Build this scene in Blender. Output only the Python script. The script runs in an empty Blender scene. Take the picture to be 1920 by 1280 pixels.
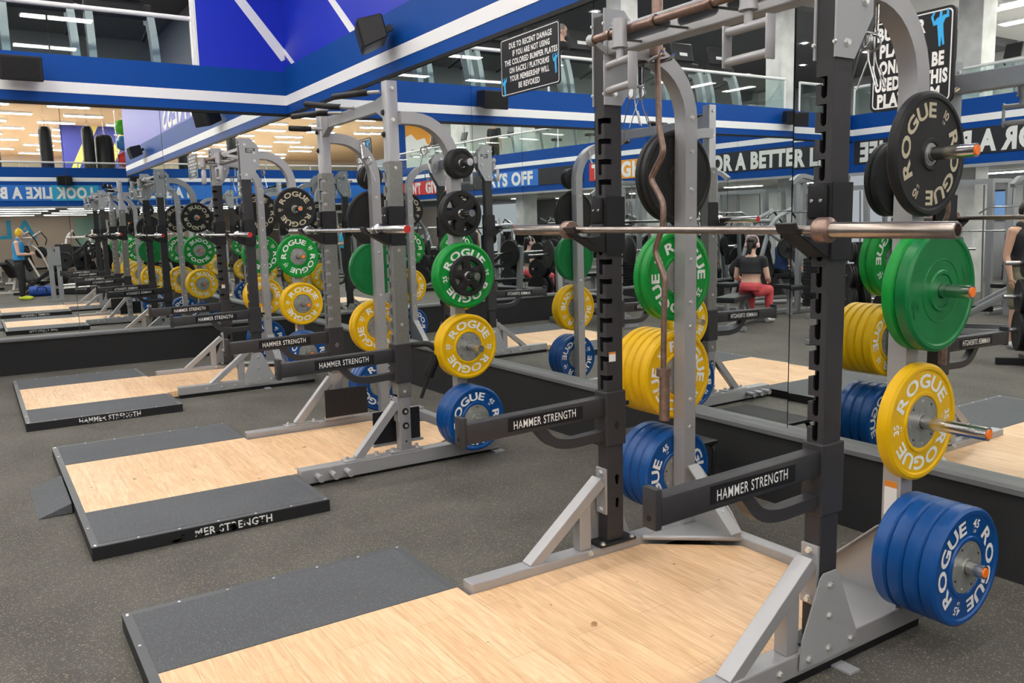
import bpy, bmesh, math, random
from mathutils import Vector as V, Matrix as M
S = bpy.context.scene
COL = S.collection
R = random.Random(7)
PI = math.pi
# ------------------------------------------------------------------ camera
def cam_axes(yaw, pitch, roll):
    f = V((-math.cos(yaw)*math.cos(pitch), math.sin(yaw)*math.cos(pitch), -math.sin(pitch)))
    r = f.cross(V((0, 0, 1))).normalized(); u = r.cross(f)
    c, s = math.cos(roll), math.sin(roll)
    return c*r+s*u, -s*r+c*u, f
cd = bpy.data.cameras.new('camera'); cam = bpy.data.objects.new('camera', cd); COL.objects.link(cam)
cr, cu, cf = cam_axes(0.5718, 0.1390, -0.0238)
cam.matrix_world = M(((cr.x, cu.x, -cf.x, 11.6277), (cr.y, cu.y, -cf.y, -3.8824), (cr.z, cu.z, -cf.z, 1.6499), (0, 0, 0, 1)))
cd.sensor_width = 36; cd.lens = 36*1560.6/1920; cd.clip_end = 200; cd.clip_start = 0.05
S.camera = cam
# ------------------------------------------------------------------ light and exposure
w = bpy.data.worlds.new('world'); S.world = w; w.use_nodes = True
w.node_tree.nodes['Background'].inputs[0].default_value = (.9, .93, 1, 1)
w.node_tree.nodes['Background'].inputs[1].default_value = 0.25
S.view_settings.view_transform = 'Standard'; S.view_settings.look = 'None'
S.view_settings.gamma = 1; S.view_settings.use_curve_mapping = False
S.view_settings.exposure = 0.98
LAMP = 22.0        # radiance of the fluorescent diffusers
# ------------------------------------------------------------------ materials
MATS = {}
def mat(name, col=(.5, .5, .5), rough=.5, metal=0, emit=0, coat=0, bump=0, bscale=80, var=0, vscale=6, ecol=None, spec=.5):
    if name in MATS: return MATS[name]
    m = bpy.data.materials.new(name); m.use_nodes = True; nt = m.node_tree; b = nt.nodes['Principled BSDF']
    b.inputs['Base Color'].default_value = (*col, 1); b.inputs['Roughness'].default_value = rough
    b.inputs['Metallic'].default_value = metal; b.inputs['Specular IOR Level'].default_value = spec; b.inputs['Coat Weight'].default_value = coat
    if coat: b.inputs['Coat Roughness'].default_value = .08
    if emit:
        b.inputs['Emission Color'].default_value = (*(ecol or col), 1); b.inputs['Emission Strength'].default_value = emit
    if bump or var:
        tc = nt.nodes.new('ShaderNodeTexCoord'); n = nt.nodes.new('ShaderNodeTexNoise')
        nt.links.new(tc.outputs['Object'], n.inputs['Vector']); n.inputs['Detail'].default_value = 4
        n.inputs['Scale'].default_value = bscale if bump else vscale
        if bump:
            bp = nt.nodes.new('ShaderNodeBump'); bp.inputs['Strength'].default_value = bump; bp.inputs['Distance'].default_value = .004
            nt.links.new(n.outputs['Fac'], bp.inputs['Height']); nt.links.new(bp.outputs['Normal'], b.inputs['Normal'])
        if var:
            n2 = nt.nodes.new('ShaderNodeTexNoise'); n2.inputs['Scale'].default_value = vscale; n2.inputs['Detail'].default_value = 5
            nt.links.new(tc.outputs['Object'], n2.inputs['Vector'])
            rp = nt.nodes.new('ShaderNodeValToRGB'); rp.color_ramp.elements[0].position = .3; rp.color_ramp.elements[1].position = .7
            rp.color_ramp.elements[0].color = (*[c*(1-var) for c in col], 1); rp.color_ramp.elements[1].color = (*[min(1, c*(1+var)) for c in col], 1)
            nt.links.new(n2.outputs['Fac'], rp.inputs['Fac']); nt.links.new(rp.outputs['Color'], b.inputs['Base Color'])
    MATS[name] = m; return m
def speckle(name, base, specks, scale, share, rough=.85, big=.25, bumpy=.15):
    """rubber with coloured crumbs: voronoi cells, a share of which take a light tint"""
    m = bpy.data.materials.new(name); m.use_nodes = True; nt = m.node_tree; b = nt.nodes['Principled BSDF']; L = nt.links.new
    tc = nt.nodes.new('ShaderNodeTexCoord'); vo = nt.nodes.new('ShaderNodeTexVoronoi'); vo.inputs['Scale'].default_value = scale
    L(tc.outputs['Object'], vo.inputs['Vector'])
    sep = nt.nodes.new('ShaderNodeSeparateColor'); L(vo.outputs['Color'], sep.inputs[0])
    gt = nt.nodes.new('ShaderNodeMath'); gt.operation = 'LESS_THAN'; gt.inputs[1].default_value = share; L(sep.outputs[0], gt.inputs[0])
    rp = nt.nodes.new('ShaderNodeValToRGB'); e = rp.color_ramp.elements; e[0].color = (*specks[0], 1); e[1].color = (*specks[1], 1); L(sep.outputs[1], rp.inputs['Fac'])
    no = nt.nodes.new('ShaderNodeTexNoise'); no.inputs['Scale'].default_value = 1.7; no.inputs['Detail'].default_value = 6; L(tc.outputs['Object'], no.inputs['Vector'])
    r2 = nt.nodes.new('ShaderNodeValToRGB'); q = r2.color_ramp.elements; q[0].position = .3; q[1].position = .7
    q[0].color = (*[c*(1-big) for c in base], 1); q[1].color = (*[c*(1+big) for c in base], 1); L(no.outputs['Fac'], r2.inputs['Fac'])
    mx = nt.nodes.new('ShaderNodeMix'); mx.data_type = 'RGBA'; L(gt.outputs[0], mx.inputs[0]); L(r2.outputs['Color'], mx.inputs[6]); L(rp.outputs['Color'], mx.inputs[7])
    L(mx.outputs[2], b.inputs['Base Color']); b.inputs['Roughness'].default_value = rough
    bp = nt.nodes.new('ShaderNodeBump'); bp.inputs['Strength'].default_value = bumpy; bp.inputs['Distance'].default_value = .003
    L(vo.outputs['Distance'], bp.inputs['Height']); L(bp.outputs['Normal'], b.inputs['Normal'])
    MATS[name] = m; return m
def wood(name):
    m = bpy.data.materials.new(name); m.use_nodes = True; nt = m.node_tree; b = nt.nodes['Principled BSDF']; L = nt.links.new
    tc = nt.nodes.new('ShaderNodeTexCoord')
    br = nt.nodes.new('ShaderNodeTexBrick'); br.inputs['Scale'].default_value = 1; br.inputs['Brick Width'].default_value = .85; br.inputs['Row Height'].default_value = .16
    br.inputs['Mortar Size'].default_value = .0012; br.inputs['Bias'].default_value = -.1
    br.inputs['Color1'].default_value = (.86, .61, .385, 1); br.inputs['Color2'].default_value = (.77, .52, .305, 1); br.inputs['Mortar'].default_value = (.56, .38, .21, 1)
    L(tc.outputs['Object'], br.inputs['Vector'])
    mp = nt.nodes.new('ShaderNodeMapping'); mp.inputs['Scale'].default_value = (2.2, 26, 1); L(tc.outputs['Object'], mp.inputs['Vector'])
    n = nt.nodes.new('ShaderNodeTexNoise'); n.inputs['Scale'].default_value = 1.6; n.inputs['Detail'].default_value = 8; n.inputs['Distortion'].default_value = 1.6; L(mp.outputs['Vector'], n.inputs['Vector'])
    rp = nt.nodes.new('ShaderNodeValToRGB'); e = rp.color_ramp.elements; e[0].position = .30; e[0].color = (.77, .62, .47, 1); e[1].position = .66; e[1].color = (1.12, 1.1, 1.06, 1); L(n.outputs['Fac'], rp.inputs['Fac'])
    mx = nt.nodes.new('ShaderNodeMix'); mx.data_type = 'RGBA'; mx.blend_type = 'MULTIPLY'; mx.inputs[0].default_value = .75
    L(br.outputs['Color'], mx.inputs[6]); L(rp.outputs['Color'], mx.inputs[7])
    n2 = nt.nodes.new('ShaderNodeTexNoise'); n2.inputs['Scale'].default_value = 11; n2.inputs['Detail'].default_value = 2; L(tc.outputs['Object'], n2.inputs['Vector'])
    r3 = nt.nodes.new('ShaderNodeValToRGB'); q = r3.color_ramp.elements; q[0].position = .725; q[0].color = (1, 1, 1, 1); q[1].position = .75; q[1].color = (.45, .34, .25, 1); L(n2.outputs['Fac'], r3.inputs['Fac'])
    m2 = nt.nodes.new('ShaderNodeMix'); m2.data_type = 'RGBA'; m2.blend_type = 'MULTIPLY'; m2.inputs[0].default_value = 1
    L(mx.outputs[2], m2.inputs[6]); L(r3.outputs['Color'], m2.inputs[7]); L(m2.outputs[2], b.inputs['Base Color'])
    b.inputs['Roughness'].default_value = .42
    MATS[name] = m; return m
def glass_mat(name, tint=(.85, .93, .92)):
    m = bpy.data.materials.new(name); m.use_nodes = True; nt = m.node_tree; L = nt.links.new; nt.nodes.remove(nt.nodes['Principled BSDF'])
    o = nt.nodes['Material Output']; t = nt.nodes.new('ShaderNodeBsdfTransparent'); t.inputs[0].default_value = (*tint, 1)
    g = nt.nodes.new('ShaderNodeBsdfGlossy'); g.inputs['Roughness'].default_value = .01
    lw = nt.nodes.new('ShaderNodeLayerWeight'); lw.inputs['Blend'].default_value = .5; pw = nt.nodes.new('ShaderNodeMath'); pw.operation = 'POWER'; pw.inputs[1].default_value = 5; L(lw.outputs['Facing'], pw.inputs[0])
    f = nt.nodes.new('ShaderNodeMath'); f.operation = 'MULTIPLY_ADD'; f.inputs[1].default_value = .9; f.inputs[2].default_value = .05; L(pw.outputs[0], f.inputs[0])
    mx = nt.nodes.new('ShaderNodeMixShader'); L(f.outputs[0], mx.inputs[0]); L(t.outputs[0], mx.inputs[1]); L(g.outputs[0], mx.inputs[2]); L(mx.outputs[0], o.inputs[0])
    MATS[name] = m; return m
FLOOR = speckle('speckled rubber floor', (.090, .084, .074), ((.22, .185, .115), (.21, .20, .165)), 210, .11)
MATR = speckle('grey rubber mat', (.082, .087, .094), ((.125, .132, .14), (.15, .157, .165)), 260, .10, .75, .10)
WOOD = wood('maple deck')
GLASS = glass_mat('rail glass')
CHAR = mat('charcoal powder coat', (.034, .033, .036), .5, .0, bump=.05, bscale=300, spec=.35)
SILV = mat('silver powder coat', (.38, .38, .39), .42, .35, bump=.03, bscale=300)
GALV = mat('galvanised sleeve steel', (.24, .24, .23), .42, .6, var=.10, vscale=60)
LGREY = mat('light grey bracket paint', (.36, .37, .38), .45, .1)
STEEL = mat('bright steel', (.62, .61, .60), .22, 1)
BOLT = mat('zinc bolt', (.72, .72, .70), .3, .8)
RUST = mat('rusty steel', (.28, .19, .155), .4, .75, var=.25, vscale=40)
BARST = mat('worn bar steel', (.36, .31, .275), .30, .95, var=.12, vscale=18)
BLK = mat('black rubber', (.010, .010, .011), .55, spec=.25)
BLKS = mat('black satin metal', (.022, .022, .024), .38, spec=.25)
DARK = mat('dark slot inside', (.008, .008, .008), .9)
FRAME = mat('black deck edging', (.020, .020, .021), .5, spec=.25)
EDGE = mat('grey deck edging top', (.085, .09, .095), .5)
WHITE = mat('white paint', (.80, .80, .80), .5)
LETW = mat('white lettering', (.82, .82, .80), .5)
LETT = mat('tan lettering', (.52, .46, .32), .5)
YEL = mat('yellow rubber', (.78, .46, .0), .42, var=.05, vscale=12, spec=.3)
GRN = mat('green rubber', (.003, .27, .035), .40, var=.08, vscale=12, spec=.3)
GRN2 = mat('dark green rubber', (.002, .17, .04), .36, var=.1, vscale=12, spec=.4)
BLU = mat('blue rubber', (.002, .068, .27), .34, var=.08, vscale=12, spec=.4)
BRUB = mat('black bumper rubber', (.018, .018, .0185), .5, var=.15, vscale=14, spec=.25)
HUB = mat('grey steel hub', (.33, .34, .32), .45, .5, var=.15, vscale=30)
ORNG = mat('orange cap', (.95, .20, .01), .45)
RED = mat('red cap', (.55, .02, .02), .45)
WIRE = mat('spring wire', (.42, .42, .42), .3, 1)
CHROME = mat('chrome', (.78, .78, .77), .12, 1)
BLUE1 = mat('blue wall band', (.003, .062, .30), .5, spec=.15)
BLUE2 = mat('bright blue wall panel', (.002, .022, .50), .42, spec=.5)
STRIPE = mat('white wall stripe', (.86, .86, .87), .5)
KICK = mat('black carpet kick board', (.014, .014, .015), .9, bump=.3, bscale=160)
KTRIM = mat('grey ledge trim', (.13, .135, .14), .5)
SIGNB = mat('sign black', (.012, .012, .014), .4, spec=.25)
CYAN = mat('cyan figure ink', (.02, .42, .85), .5)
GREYW = mat('grey wall paint', (.30, .30, .31), .6)
BEIGE = mat('beige wall paint', (.56, .45, .36), .7)
TANC = mat('tan ceiling paint', (.62, .42, .24), .8)
DCEIL = mat('dark grey ceiling paint', (.16, .16, .165), .8)
LCEIL = mat('pale ceiling paint', (.55, .54, .52), .8)
MARB = mat('pale veined stone', (.66, .66, .64), .4, var=.16, vscale=3)
MIRROR = mat('mirror silvering', (.86, .90, .885), .0, 1)
LAMPM = mat('lit diffuser', (1, .97, .92), .5, emit=LAMP, ecol=(1, .965, .915))
LAMPD = mat('dimmer lit diffuser', (1, .97, .92), .5, emit=13, ecol=(1, .965, .915))
DOWNM = mat('lit downlight', (1, .97, .9), .5, emit=320, ecol=(1, .96, .9))
SCREEN = mat('lit screen', (.05, .1, .2), .3, emit=.5, ecol=(.12, .22, .4))
PAD = mat('black vinyl pad', (.02, .02, .022), .35, spec=.25)
MGREY = mat('machine grey frame', (.30, .31, .32), .4, .2)
MPALE = mat('machine pale frame', (.62, .57, .53), .4, .1)
BANB = mat('banner black', (.012, .013, .018), .5)
BANBL = mat('banner blue', (.01, .16, .60), .5)
BANRED = mat('banner red', (.65, .03, .02), .5)
BANOR = mat('banner orange', (.80, .32, .02), .5)
BANTEAL = mat('banner teal', (.02, .38, .62), .5)
LABELW = mat('warning label', (.75, .75, .73), .5)
LABELO = mat('warning label orange', (.75, .25, .02), .5)
# ------------------------------------------------------------------ mesh building
TXT = {}
def text_geo(s, off=0.0):
    k = (s, off)
    if k not in TXT:
        cu_ = bpy.data.curves.new('t', 'FONT'); cu_.body = s; cu_.size = 1; cu_.offset = off; cu_.resolution_u = 3; cu_.space_character = 1.1
        o = bpy.data.objects.new('t', cu_); COL.objects.link(o); dg = bpy.context.evaluated_depsgraph_get(); dg.update()
        me = bpy.data.meshes.new_from_object(o.evaluated_get(dg))
        vs = [v.co.copy() for v in me.vertices]; fs = [list(p.vertices) for p in me.polygons]
        xs = [v.x for v in vs] or [0]; ys = [v.y for v in vs] or [0]
        TXT[k] = (vs, fs, min(xs), max(xs), min(ys), max(ys))
        bpy.data.objects.remove(o); bpy.data.meshes.remove(me); bpy.data.curves.remove(cu_)
    return TXT[k]
def fromdir(a, b, up=V((0, 0, 1))):
    z = (V(b)-V(a)).normalized(); x = V(up).cross(z)
    if x.length < 1e-4: x = V((1, 0, 0)) if abs(z.x) < .9 else V((0, 1, 0)); x = x-x.dot(z)*z
    x.normalize(); y = z.cross(x)
    return x, y, z
class MB:
    def __init__(s): s.bm = bmesh.new(); s.mats = []
    def mi(s, m):
        if m not in s.mats: s.mats.append(m)
        return s.mats.index(m)
    def faces(s, vs, fs, m, smooth=False):
        k = s.mi(m); bv = [s.bm.verts.new(v) for v in vs]; out = []
        for f in fs:
            try:
                q = s.bm.faces.new([bv[i] for i in f]); q.material_index = k; q.smooth = smooth; out.append(q)
            except ValueError: pass
        return bv, out
    def box(s, lo, hi, m, bev=0, mx=None):
        vs = [V((x, y, z)) for x in (lo[0], hi[0]) for y in (lo[1], hi[1]) for z in (lo[2], hi[2])]
        if mx: vs = [mx @ v for v in vs]
        bv, fs = s.faces(vs, [(0, 1, 3, 2), (4, 6, 7, 5), (0, 4, 5, 1), (2, 3, 7, 6), (0, 2, 6, 4), (1, 5, 7, 3)], m)
        if bev: s.bevel(bv, bev)
        return s
    def bevel(s, bv, w, seg=2):
        es = list({e for v in bv for e in v.link_edges})
        bmesh.ops.bevel(s.bm, geom=es, offset=w, segments=seg, affect='EDGES', profile=.5)
    def bar(s, a, b, w, h, m, up=(0, 0, 1), bev=0):
        x, y, z = fromdir(a, b, up); a = V(a); b = V(b)
        vs = [p+x*(i*w/2)+y*(j*h/2) for p in (a, b) for i in (-1, 1) for j in (-1, 1)]
        bv, fs = s.faces(vs, [(0, 1, 3, 2), (4, 6, 7, 5), (0, 4, 5, 1), (2, 3, 7, 6), (0, 2, 6, 4), (1, 5, 7, 3)], m)
        if bev: s.bevel(bv, bev)
        return s
    def lathe(s, prof, org, ax, m, n=24, closed=False, smooth=True):
        """prof: (axial, radius) pairs swept about an axis"""
        x, y, z = fromdir((0, 0, 0), ax); org = V(org); k = s.mi(m); rings = []
        for t, r in prof:
            if r < 1e-6: rings.append([s.bm.verts.new(org+z*t)])
            else: rings.append([s.bm.verts.new(org+z*t+(x*math.cos(2*PI*i/n)+y*math.sin(2*PI*i/n))*r) for i in range(n)])
        pairs = list(zip(rings, rings[1:]))+([(rings[-1], rings[0])] if closed else [])
        for A, B in pairs:
            for i in range(n):
                j = (i+1) % n
                q = [A[0], B[j], B[i]] if len(A) == 1 else [A[i], A[j], B[0]] if len(B) == 1 else [A[i], A[j], B[j], B[i]]
                if len(set(q)) < 3: continue
                try:
                    f = s.bm.faces.new(q); f.material_index = k; f.smooth = smooth
                except ValueError: pass
        return s
    def cyl(s, a, b, r, m, n=14, r2=None):
        d = (V(b)-V(a)); r2 = r if r2 is None else r2
        return s.lathe([(0, 0), (0, r), (d.length, r2), (d.length, 0)], a, d, m, n)
    def tube(s, pts, r, m, n=10, sq=None, closed=False, up=(0, 0, 1), fillet=0, fs=5):
        """round tube (radius r) or, with sq=(w,h), a rectangular one along a path; fillet rounds its corners"""
        pts = [V(p) for p in pts]
        if fillet and len(pts) > 2:
            out = [pts[0]]
            for p0, p1, p2 in zip(pts, pts[1:], pts[2:]):
                a = p0-p1; b = p2-p1; d = min(fillet, a.length*.49, b.length*.49); a = p1+a.normalized()*d; b = p1+b.normalized()*d
                for i in range(fs+1):
                    t = i/fs; out.append(a*(1-t)**2+p1*2*t*(1-t)+b*t*t)
            pts = out+[pts[-1]]
        k = s.mi(m); N = len(pts); rings = []; px = None
        for i, p in enumerate(pts):
            if closed: t = (pts[(i+1) % N]-pts[i-1]).normalized()
            else: t = (pts[min(i+1, N-1)]-pts[max(i-1, 0)]).normalized()
            if px is None: x, y, z = fromdir((0, 0, 0), t, up)
            else:
                x = (px-px.dot(t)*t).normalized(); y = t.cross(x)
            px = x
            sc = 1
            if 0 < i < N-1 or closed:
                a = (pts[i]-pts[i-1]).normalized(); sc = 1/max(.5, abs(a.dot(t)))
            if sq: ring = [p+x*(i_*sq[0]/2)+y*(j_*sq[1]/2) for i_, j_ in ((-1, -1), (1, -1), (1, 1), (-1, 1))]
            else:
                rr = r[i] if isinstance(r, (list, tuple)) else r
                ring = [p+(x*math.cos(2*PI*q/n)+y*math.sin(2*PI*q/n))*rr for q in range(n)]
            rings.append([s.bm.verts.new(v) for v in ring])
        nn = len(rings[0]); pr = list(zip(rings, rings[1:]))+([(rings[-1], rings[0])] if closed else [])
        for A, B in pr:
            for i in range(nn):
                j = (i+1) % nn; f = s.bm.faces.new([A[i], A[j], B[j], B[i]]); f.material_index = k; f.smooth = True
        if not closed:
            for rg in (rings[0], rings[-1]):
                f = s.bm.faces.new(rg); f.material_index = k
        return s
    def prism(s, poly, ax, t0, t1, m, bev=0):
        """polygon extruded along an axis; poly in the two other axes, in xyz order"""
        def P(p, t): return V((t, p[0], p[1])) if ax == 'x' else V((p[0], t, p[1])) if ax == 'y' else V((p[0], p[1], t))
        n = len(poly); vs = [P(p, t) for t in (t0, t1) for p in poly]
        fs = [list(range(n)), list(range(n, 2*n))]+[[i, (i+1) % n, n+(i+1) % n, n+i] for i in range(n)]
        bv, f = s.faces(vs, fs, m)
        if bev: s.bevel(bv, bev, 1)
        return s
    def text(s, st, mx, h, m, off=.0, align='c', sx=1, depth=0.0):
        """flat lettering of cap height h; mx maps the text plane (x right, y up) into place"""
        vs, fs, x0, x1, y0, y1 = text_geo(st, off); k = h/.69
        cx = {'c': (x0+x1)/2, 'l': x0, 'r': x1}[align]
        s.faces([mx @ V(((v.x-cx)*k*sx, (v.y-.345)*k, 0)) for v in vs], fs, m); return s
    def fit(s, st, mx, wdt, h, m, off=0.0):
        vs, fs, x0, x1, y0, y1 = text_geo(st, off); k = h/.69; return s.text(st, mx, h, m, off, 'c', wdt/((x1-x0)*k))
    def arc(s, st, r, a0, h, m, face=1, sx=1.35, off=.02, gap=.16):
        """letters round a circle in the y-z plane, facing +x (face=1) or -x, centred on angle a0, tops outward"""
        g = [text_geo(c, off) for c in st]; k = h/.69; ws = [(q[3]-q[2])*k*sx for q in g]; tot = sum(ws)+gap*h*(len(st)-1); u = -tot/2
        for q, wd in zip(g, ws):
            c = u+wd/2; u += wd+gap*h; an = a0-c/r   # reading direction is clockwise for the viewer
            er = (math.cos(an), math.sin(an)); et = (math.sin(an), -math.cos(an)); cx = (q[2]+q[3])/2
            pts = []
            for v in q[0]:
                X = (v.x-cx)*k*sx; Y = r+(v.y-.345)*k
                yy = er[0]*Y+et[0]*X; zz = er[1]*Y+et[1]*X
                pts.append((face*s.arcx, face*yy, zz))
            s.faces(pts, q[1], m)
        return s
    def build(s, name, parent=None, shift=None, loc=None):
        bmesh.ops.recalc_face_normals(s.bm, faces=s.bm.faces)
        if shift: bmesh.ops.translate(s.bm, vec=shift, verts=s.bm.verts)
        me = bpy.data.meshes.new(name); s.bm.to_mesh(me); s.bm.free()
        for m in s.mats: me.materials.append(m)
        if any(p.use_smooth for p in me.polygons): me.set_sharp_from_angle(angle=math.radians(38))
        o = bpy.data.objects.new(name, me); COL.objects.link(o)
        if parent: o.parent = parent
        if loc: o.location = loc
        return o
def TM(org, right, up):
    """text plane matrix"""
    r = V(right).normalized(); u = V(up).normalized(); n = r.cross(u); o = V(org)
    return M(((r.x, u.x, n.x, o.x), (r.y, u.y, n.y, o.y), (r.z, u.z, n.z, o.z), (0, 0, 0, 1)))
def tag(o, label, cat, group=None, kind=None):
    o['label'] = label; o['category'] = cat
    if group: o['group'] = group
    if kind: o['kind'] = kind
    return o
def thing(name, label, cat, loc=(0, 0, 0), rz=0, group=None):
    o = bpy.data.objects.new(name, None); COL.objects.link(o); o.location = loc; o.rotation_euler = (0, 0, rz); o.empty_display_size = .1
    return tag(o, label, cat, group)
def struct(name, mb, parent=None):
    o = mb.build(name, parent)
    if not parent: o['kind'] = 'structure'
    return o
KIDS = {}
def dup(o, label=None, loc=None, rot=None):
    """copy a thing with its parts and their sub-parts"""
    def cp(a, par):
        c = a.copy(); COL.objects.link(c)
        if par: c.parent = par
        for ch in [x for x in a.children]: cp(ch, c)
        return c
    n = cp(o, None)
    if label: n['label'] = label
    if loc is not None: n.location = loc
    if rot is not None: n.rotation_euler = rot
    return n
def boolean(mbA, mbB, name, parent=None, shift=None, smooth=False):
    """mbA minus mbB as one mesh"""
    a = mbA.build('tmp_a'); b = mbB.build('tmp_b')
    md = a.modifiers.new('b', 'BOOLEAN'); md.operation = 'DIFFERENCE'; md.solver = 'EXACT'; md.use_self = True; md.object = b
    dg = bpy.context.evaluated_depsgraph_get(); dg.update()
    me = bpy.data.meshes.new_from_object(a.evaluated_get(dg))
    bpy.data.objects.remove(a); bpy.data.objects.remove(b)
    if shift: me.transform(M.Translation(shift))
    me.name = name; o = bpy.data.objects.new(name, me); COL.objects.link(o)
    if parent: o.parent = parent
    return o
# ------------------------------------------------------------------ the setting
HP = .072; SH = V((0, 1.2, 0))
m = MB(); m.box((-.5, -20, -.1), (19.5, .4, 0), FLOOR); m.box((19.5, -20, -.1), (33, 7, 0), FLOOR); m.box((13.9, .4, -.1), (19.5, 7, 0), FLOOR); struct('floor', m)
# right wall: kick board, backing, blue band, panel
m = MB(); m.box((0, 0.02, 0), (14, .3, 6.2), GREYW); m.box((0, -.02, 3.24), (14, .02, 3.86), BLUE1); m.box((0, -.012, 3.86), (14, .02, 6.2), BLUE2)
m.box((0, -.026, 3.355), (14, -.02, 3.485), STRIPE); m.box((0, -.024, 3.205), (14, .02, 3.24), BLK)
m.prism([(.05, 4.10), (.42, 3.865), (.30, 3.865), (0, 4.06)], 'y', -.018, -.012, STRIPE)
m.prism([(0, 5.74), (0, 5.90), (1.92, 4.34), (2.53, 3.865), (2.36, 3.865), (1.74, 4.36)], 'y', -.018, -.012, STRIPE)
m.fit('FITNESS', TM((6.6, -.016, 4.20), (1, 0, 0), (0, 0, 1)), 3.9, .58, WHITE, .02)
struct('wall_right', m)
m = MB(); m.box((0, -.07, 0), (14, .02, .41), KICK); m.prism([(-.082, .405), (-.082, .43), (-.07, .445), (.02, .445), (.02, .405)], 'x', 0, 14, KTRIM); struct('baseboard_right', m)
# end wall
m = MB(); m.box((-.3, -12.6, 0), (-.02, 0, 3.2), GREYW); m.box((-.02, -12.6, 3.24), (.02, 0, 3.80), BLUE1); m.box((-.3, -12.6, 3.2), (-.02, 0, 3.8), BLUE1)
m.box((.02, -12.6, 3.355), (.026, 0, 3.485), STRIPE); m.box((-.02, -12.6, 3.205), (.024, 0, 3.24), BLK)
m.box((-.3, -1.15, 3.80), (.02, 0, 6.2), BLUE2); m.box((-.02, -1.162, 3.8), (.024, -1.15, 6.2), WHITE)
m.prism([(-1.10, 5.25), (-.96, 5.25), (0, 4.09), (0, 3.97), (-.06, 3.94)], 'x', .02, .027, STRIPE)
struct('wall_left', m)
m = MB(); m.box((-.02, -12.6, 0), (.07, 0, .41), KICK); m.prism([(.082, .405), (.082, .43), (.07, .445), (-.02, .445), (-.02, .405)], 'y', -12.6, 0, KTRIM); struct('baseboard_left', m)
# mirrors: every panel hung with its own small lean
def mirror(name, p0, p1, z0, z1, lean, label, nrm):
    a = V((*p0, 0)); b = V((*p1, 0)); d = (b-a).normalized(); g = .003
    mb = MB(); n = V(nrm); th = .006
    pts = []
    for q, t in ((a+d*g, 0), (b-d*g, 0)):
        for z in (z0, z1): pts.append(V((q.x, q.y, z))+n*((z-z0)*math.tan(math.radians(lean))))
    vs = pts+[p-n*th for p in pts]
    mb.faces(vs[:4], [(0, 1, 3, 2)], MIRROR); mb.faces(vs, [(4, 6, 7, 5), (0, 2, 6, 4), (1, 5, 7, 3), (0, 4, 5, 1), (2, 3, 7, 6)], BLK)
    o = mb.build(name); return tag(o, label, 'mirror', 'frameless mirror panels')
RM = [(0, 2.785, .16, 'mirror panel next to the corner, behind the farthest rack'), (2.785, 5.03, .20, 'mirror panel between the farthest rack and the middle rack'), (5.03, 6.78, .20, 'mirror panel behind the middle rack, under the damage warning sign'),
      (6.78, 8.525, .20, 'mirror panel left of the nearest rack, ending at a seam beside its right upright'), (8.525, 10.27, .10, 'mirror panel right of the seam, behind the nearest rack, carrying the bumper plates sign'), (10.27, 14, .10, 'mirror panel at the right edge of the photo')]
for x0, x1, ln, lb in RM: mirror('wall_mirror', (x0, 0), (x1, 0), .446, 3.204, ln, lb, (0, -1, 0))
for (y0, y1, lb) in ((0, -1.681, 'end wall mirror panel beside the corner, behind the farthest rack'), (-1.681, -2.821, 'end wall mirror panel in the middle, facing the farthest platform'), (-2.821, -3.9, 'end wall mirror panel at the left edge of the photo'),
                     (-3.9, -5.6, 'end wall mirror panel seen only in reflection, under the second glass rail panel'), (-5.6, -7.3, 'end wall mirror panel seen only in reflection, near the nearer stone column'), (-7.3, -9.0, 'end wall mirror panel seen only in reflection, past the nearer stone column'),
                     (-9.0, -10.8, 'end wall mirror panel seen only in reflection, under the farther stone column'), (-10.8, -12.6, 'end wall mirror panel seen only in reflection, in the far corner')):
    mirror('wall_mirror', (0, y0), (0, y1), .446, 3.204, .06, lb, (1, 0, 0))
# ceilings and slabs
m = MB(); m.box((-.3, -12.6, 6.0), (19.5, .3, 6.2), LCEIL); struct('ceiling', m)
m = MB(); m.box((-9, -20.2, 5.9), (-.3, 0, 6.2), DCEIL); struct('ceiling', m)
m = MB(); m.box((-9, -20.2, 3.1), (-.3, 0, 3.3), MATR); struct('floor', m)
m = MB(); m.box((-9.2, -20.2, 3.1), (-9, 0, 6.2), GREYW); m.box((-9, 0, 3.1), (-.3, .2, 6.2), GREYW); struct('wall_left', m)
SP = [(0, -12.6), (4.3, -12.45), (5.3, -11.4), (12.4, -10.7), (17.0, -10.6), (19.5, -10.6)]   # balcony edge opposite
m = MB(); m.box((0, -20.2, 6.0), (19.5, -12.6, 6.25), LCEIL); struct('ceiling', m)
m = MB(); m.box((-.3, -20, 0), (19.5, -17.4, 2.55), GREYW); struct('wall_back', m)
m = MB(); m.box((-9, -20.4, 3.3), (19.5, -20, 6.2), mat('pale grey wall paint', (.50, .51, .50), .7)); struct('wall_back', m)
m = MB(); m.box((19.5, -20.2, 3.3), (19.7, -12.7, 6.0), mat('pale grey wall paint')); struct('wall_back', m)
m = MB(); m.prism(SP+[(19.5, -20), (0, -20)], 'z', 2.55, 3.3, LCEIL); struct('floor', m)
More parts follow.
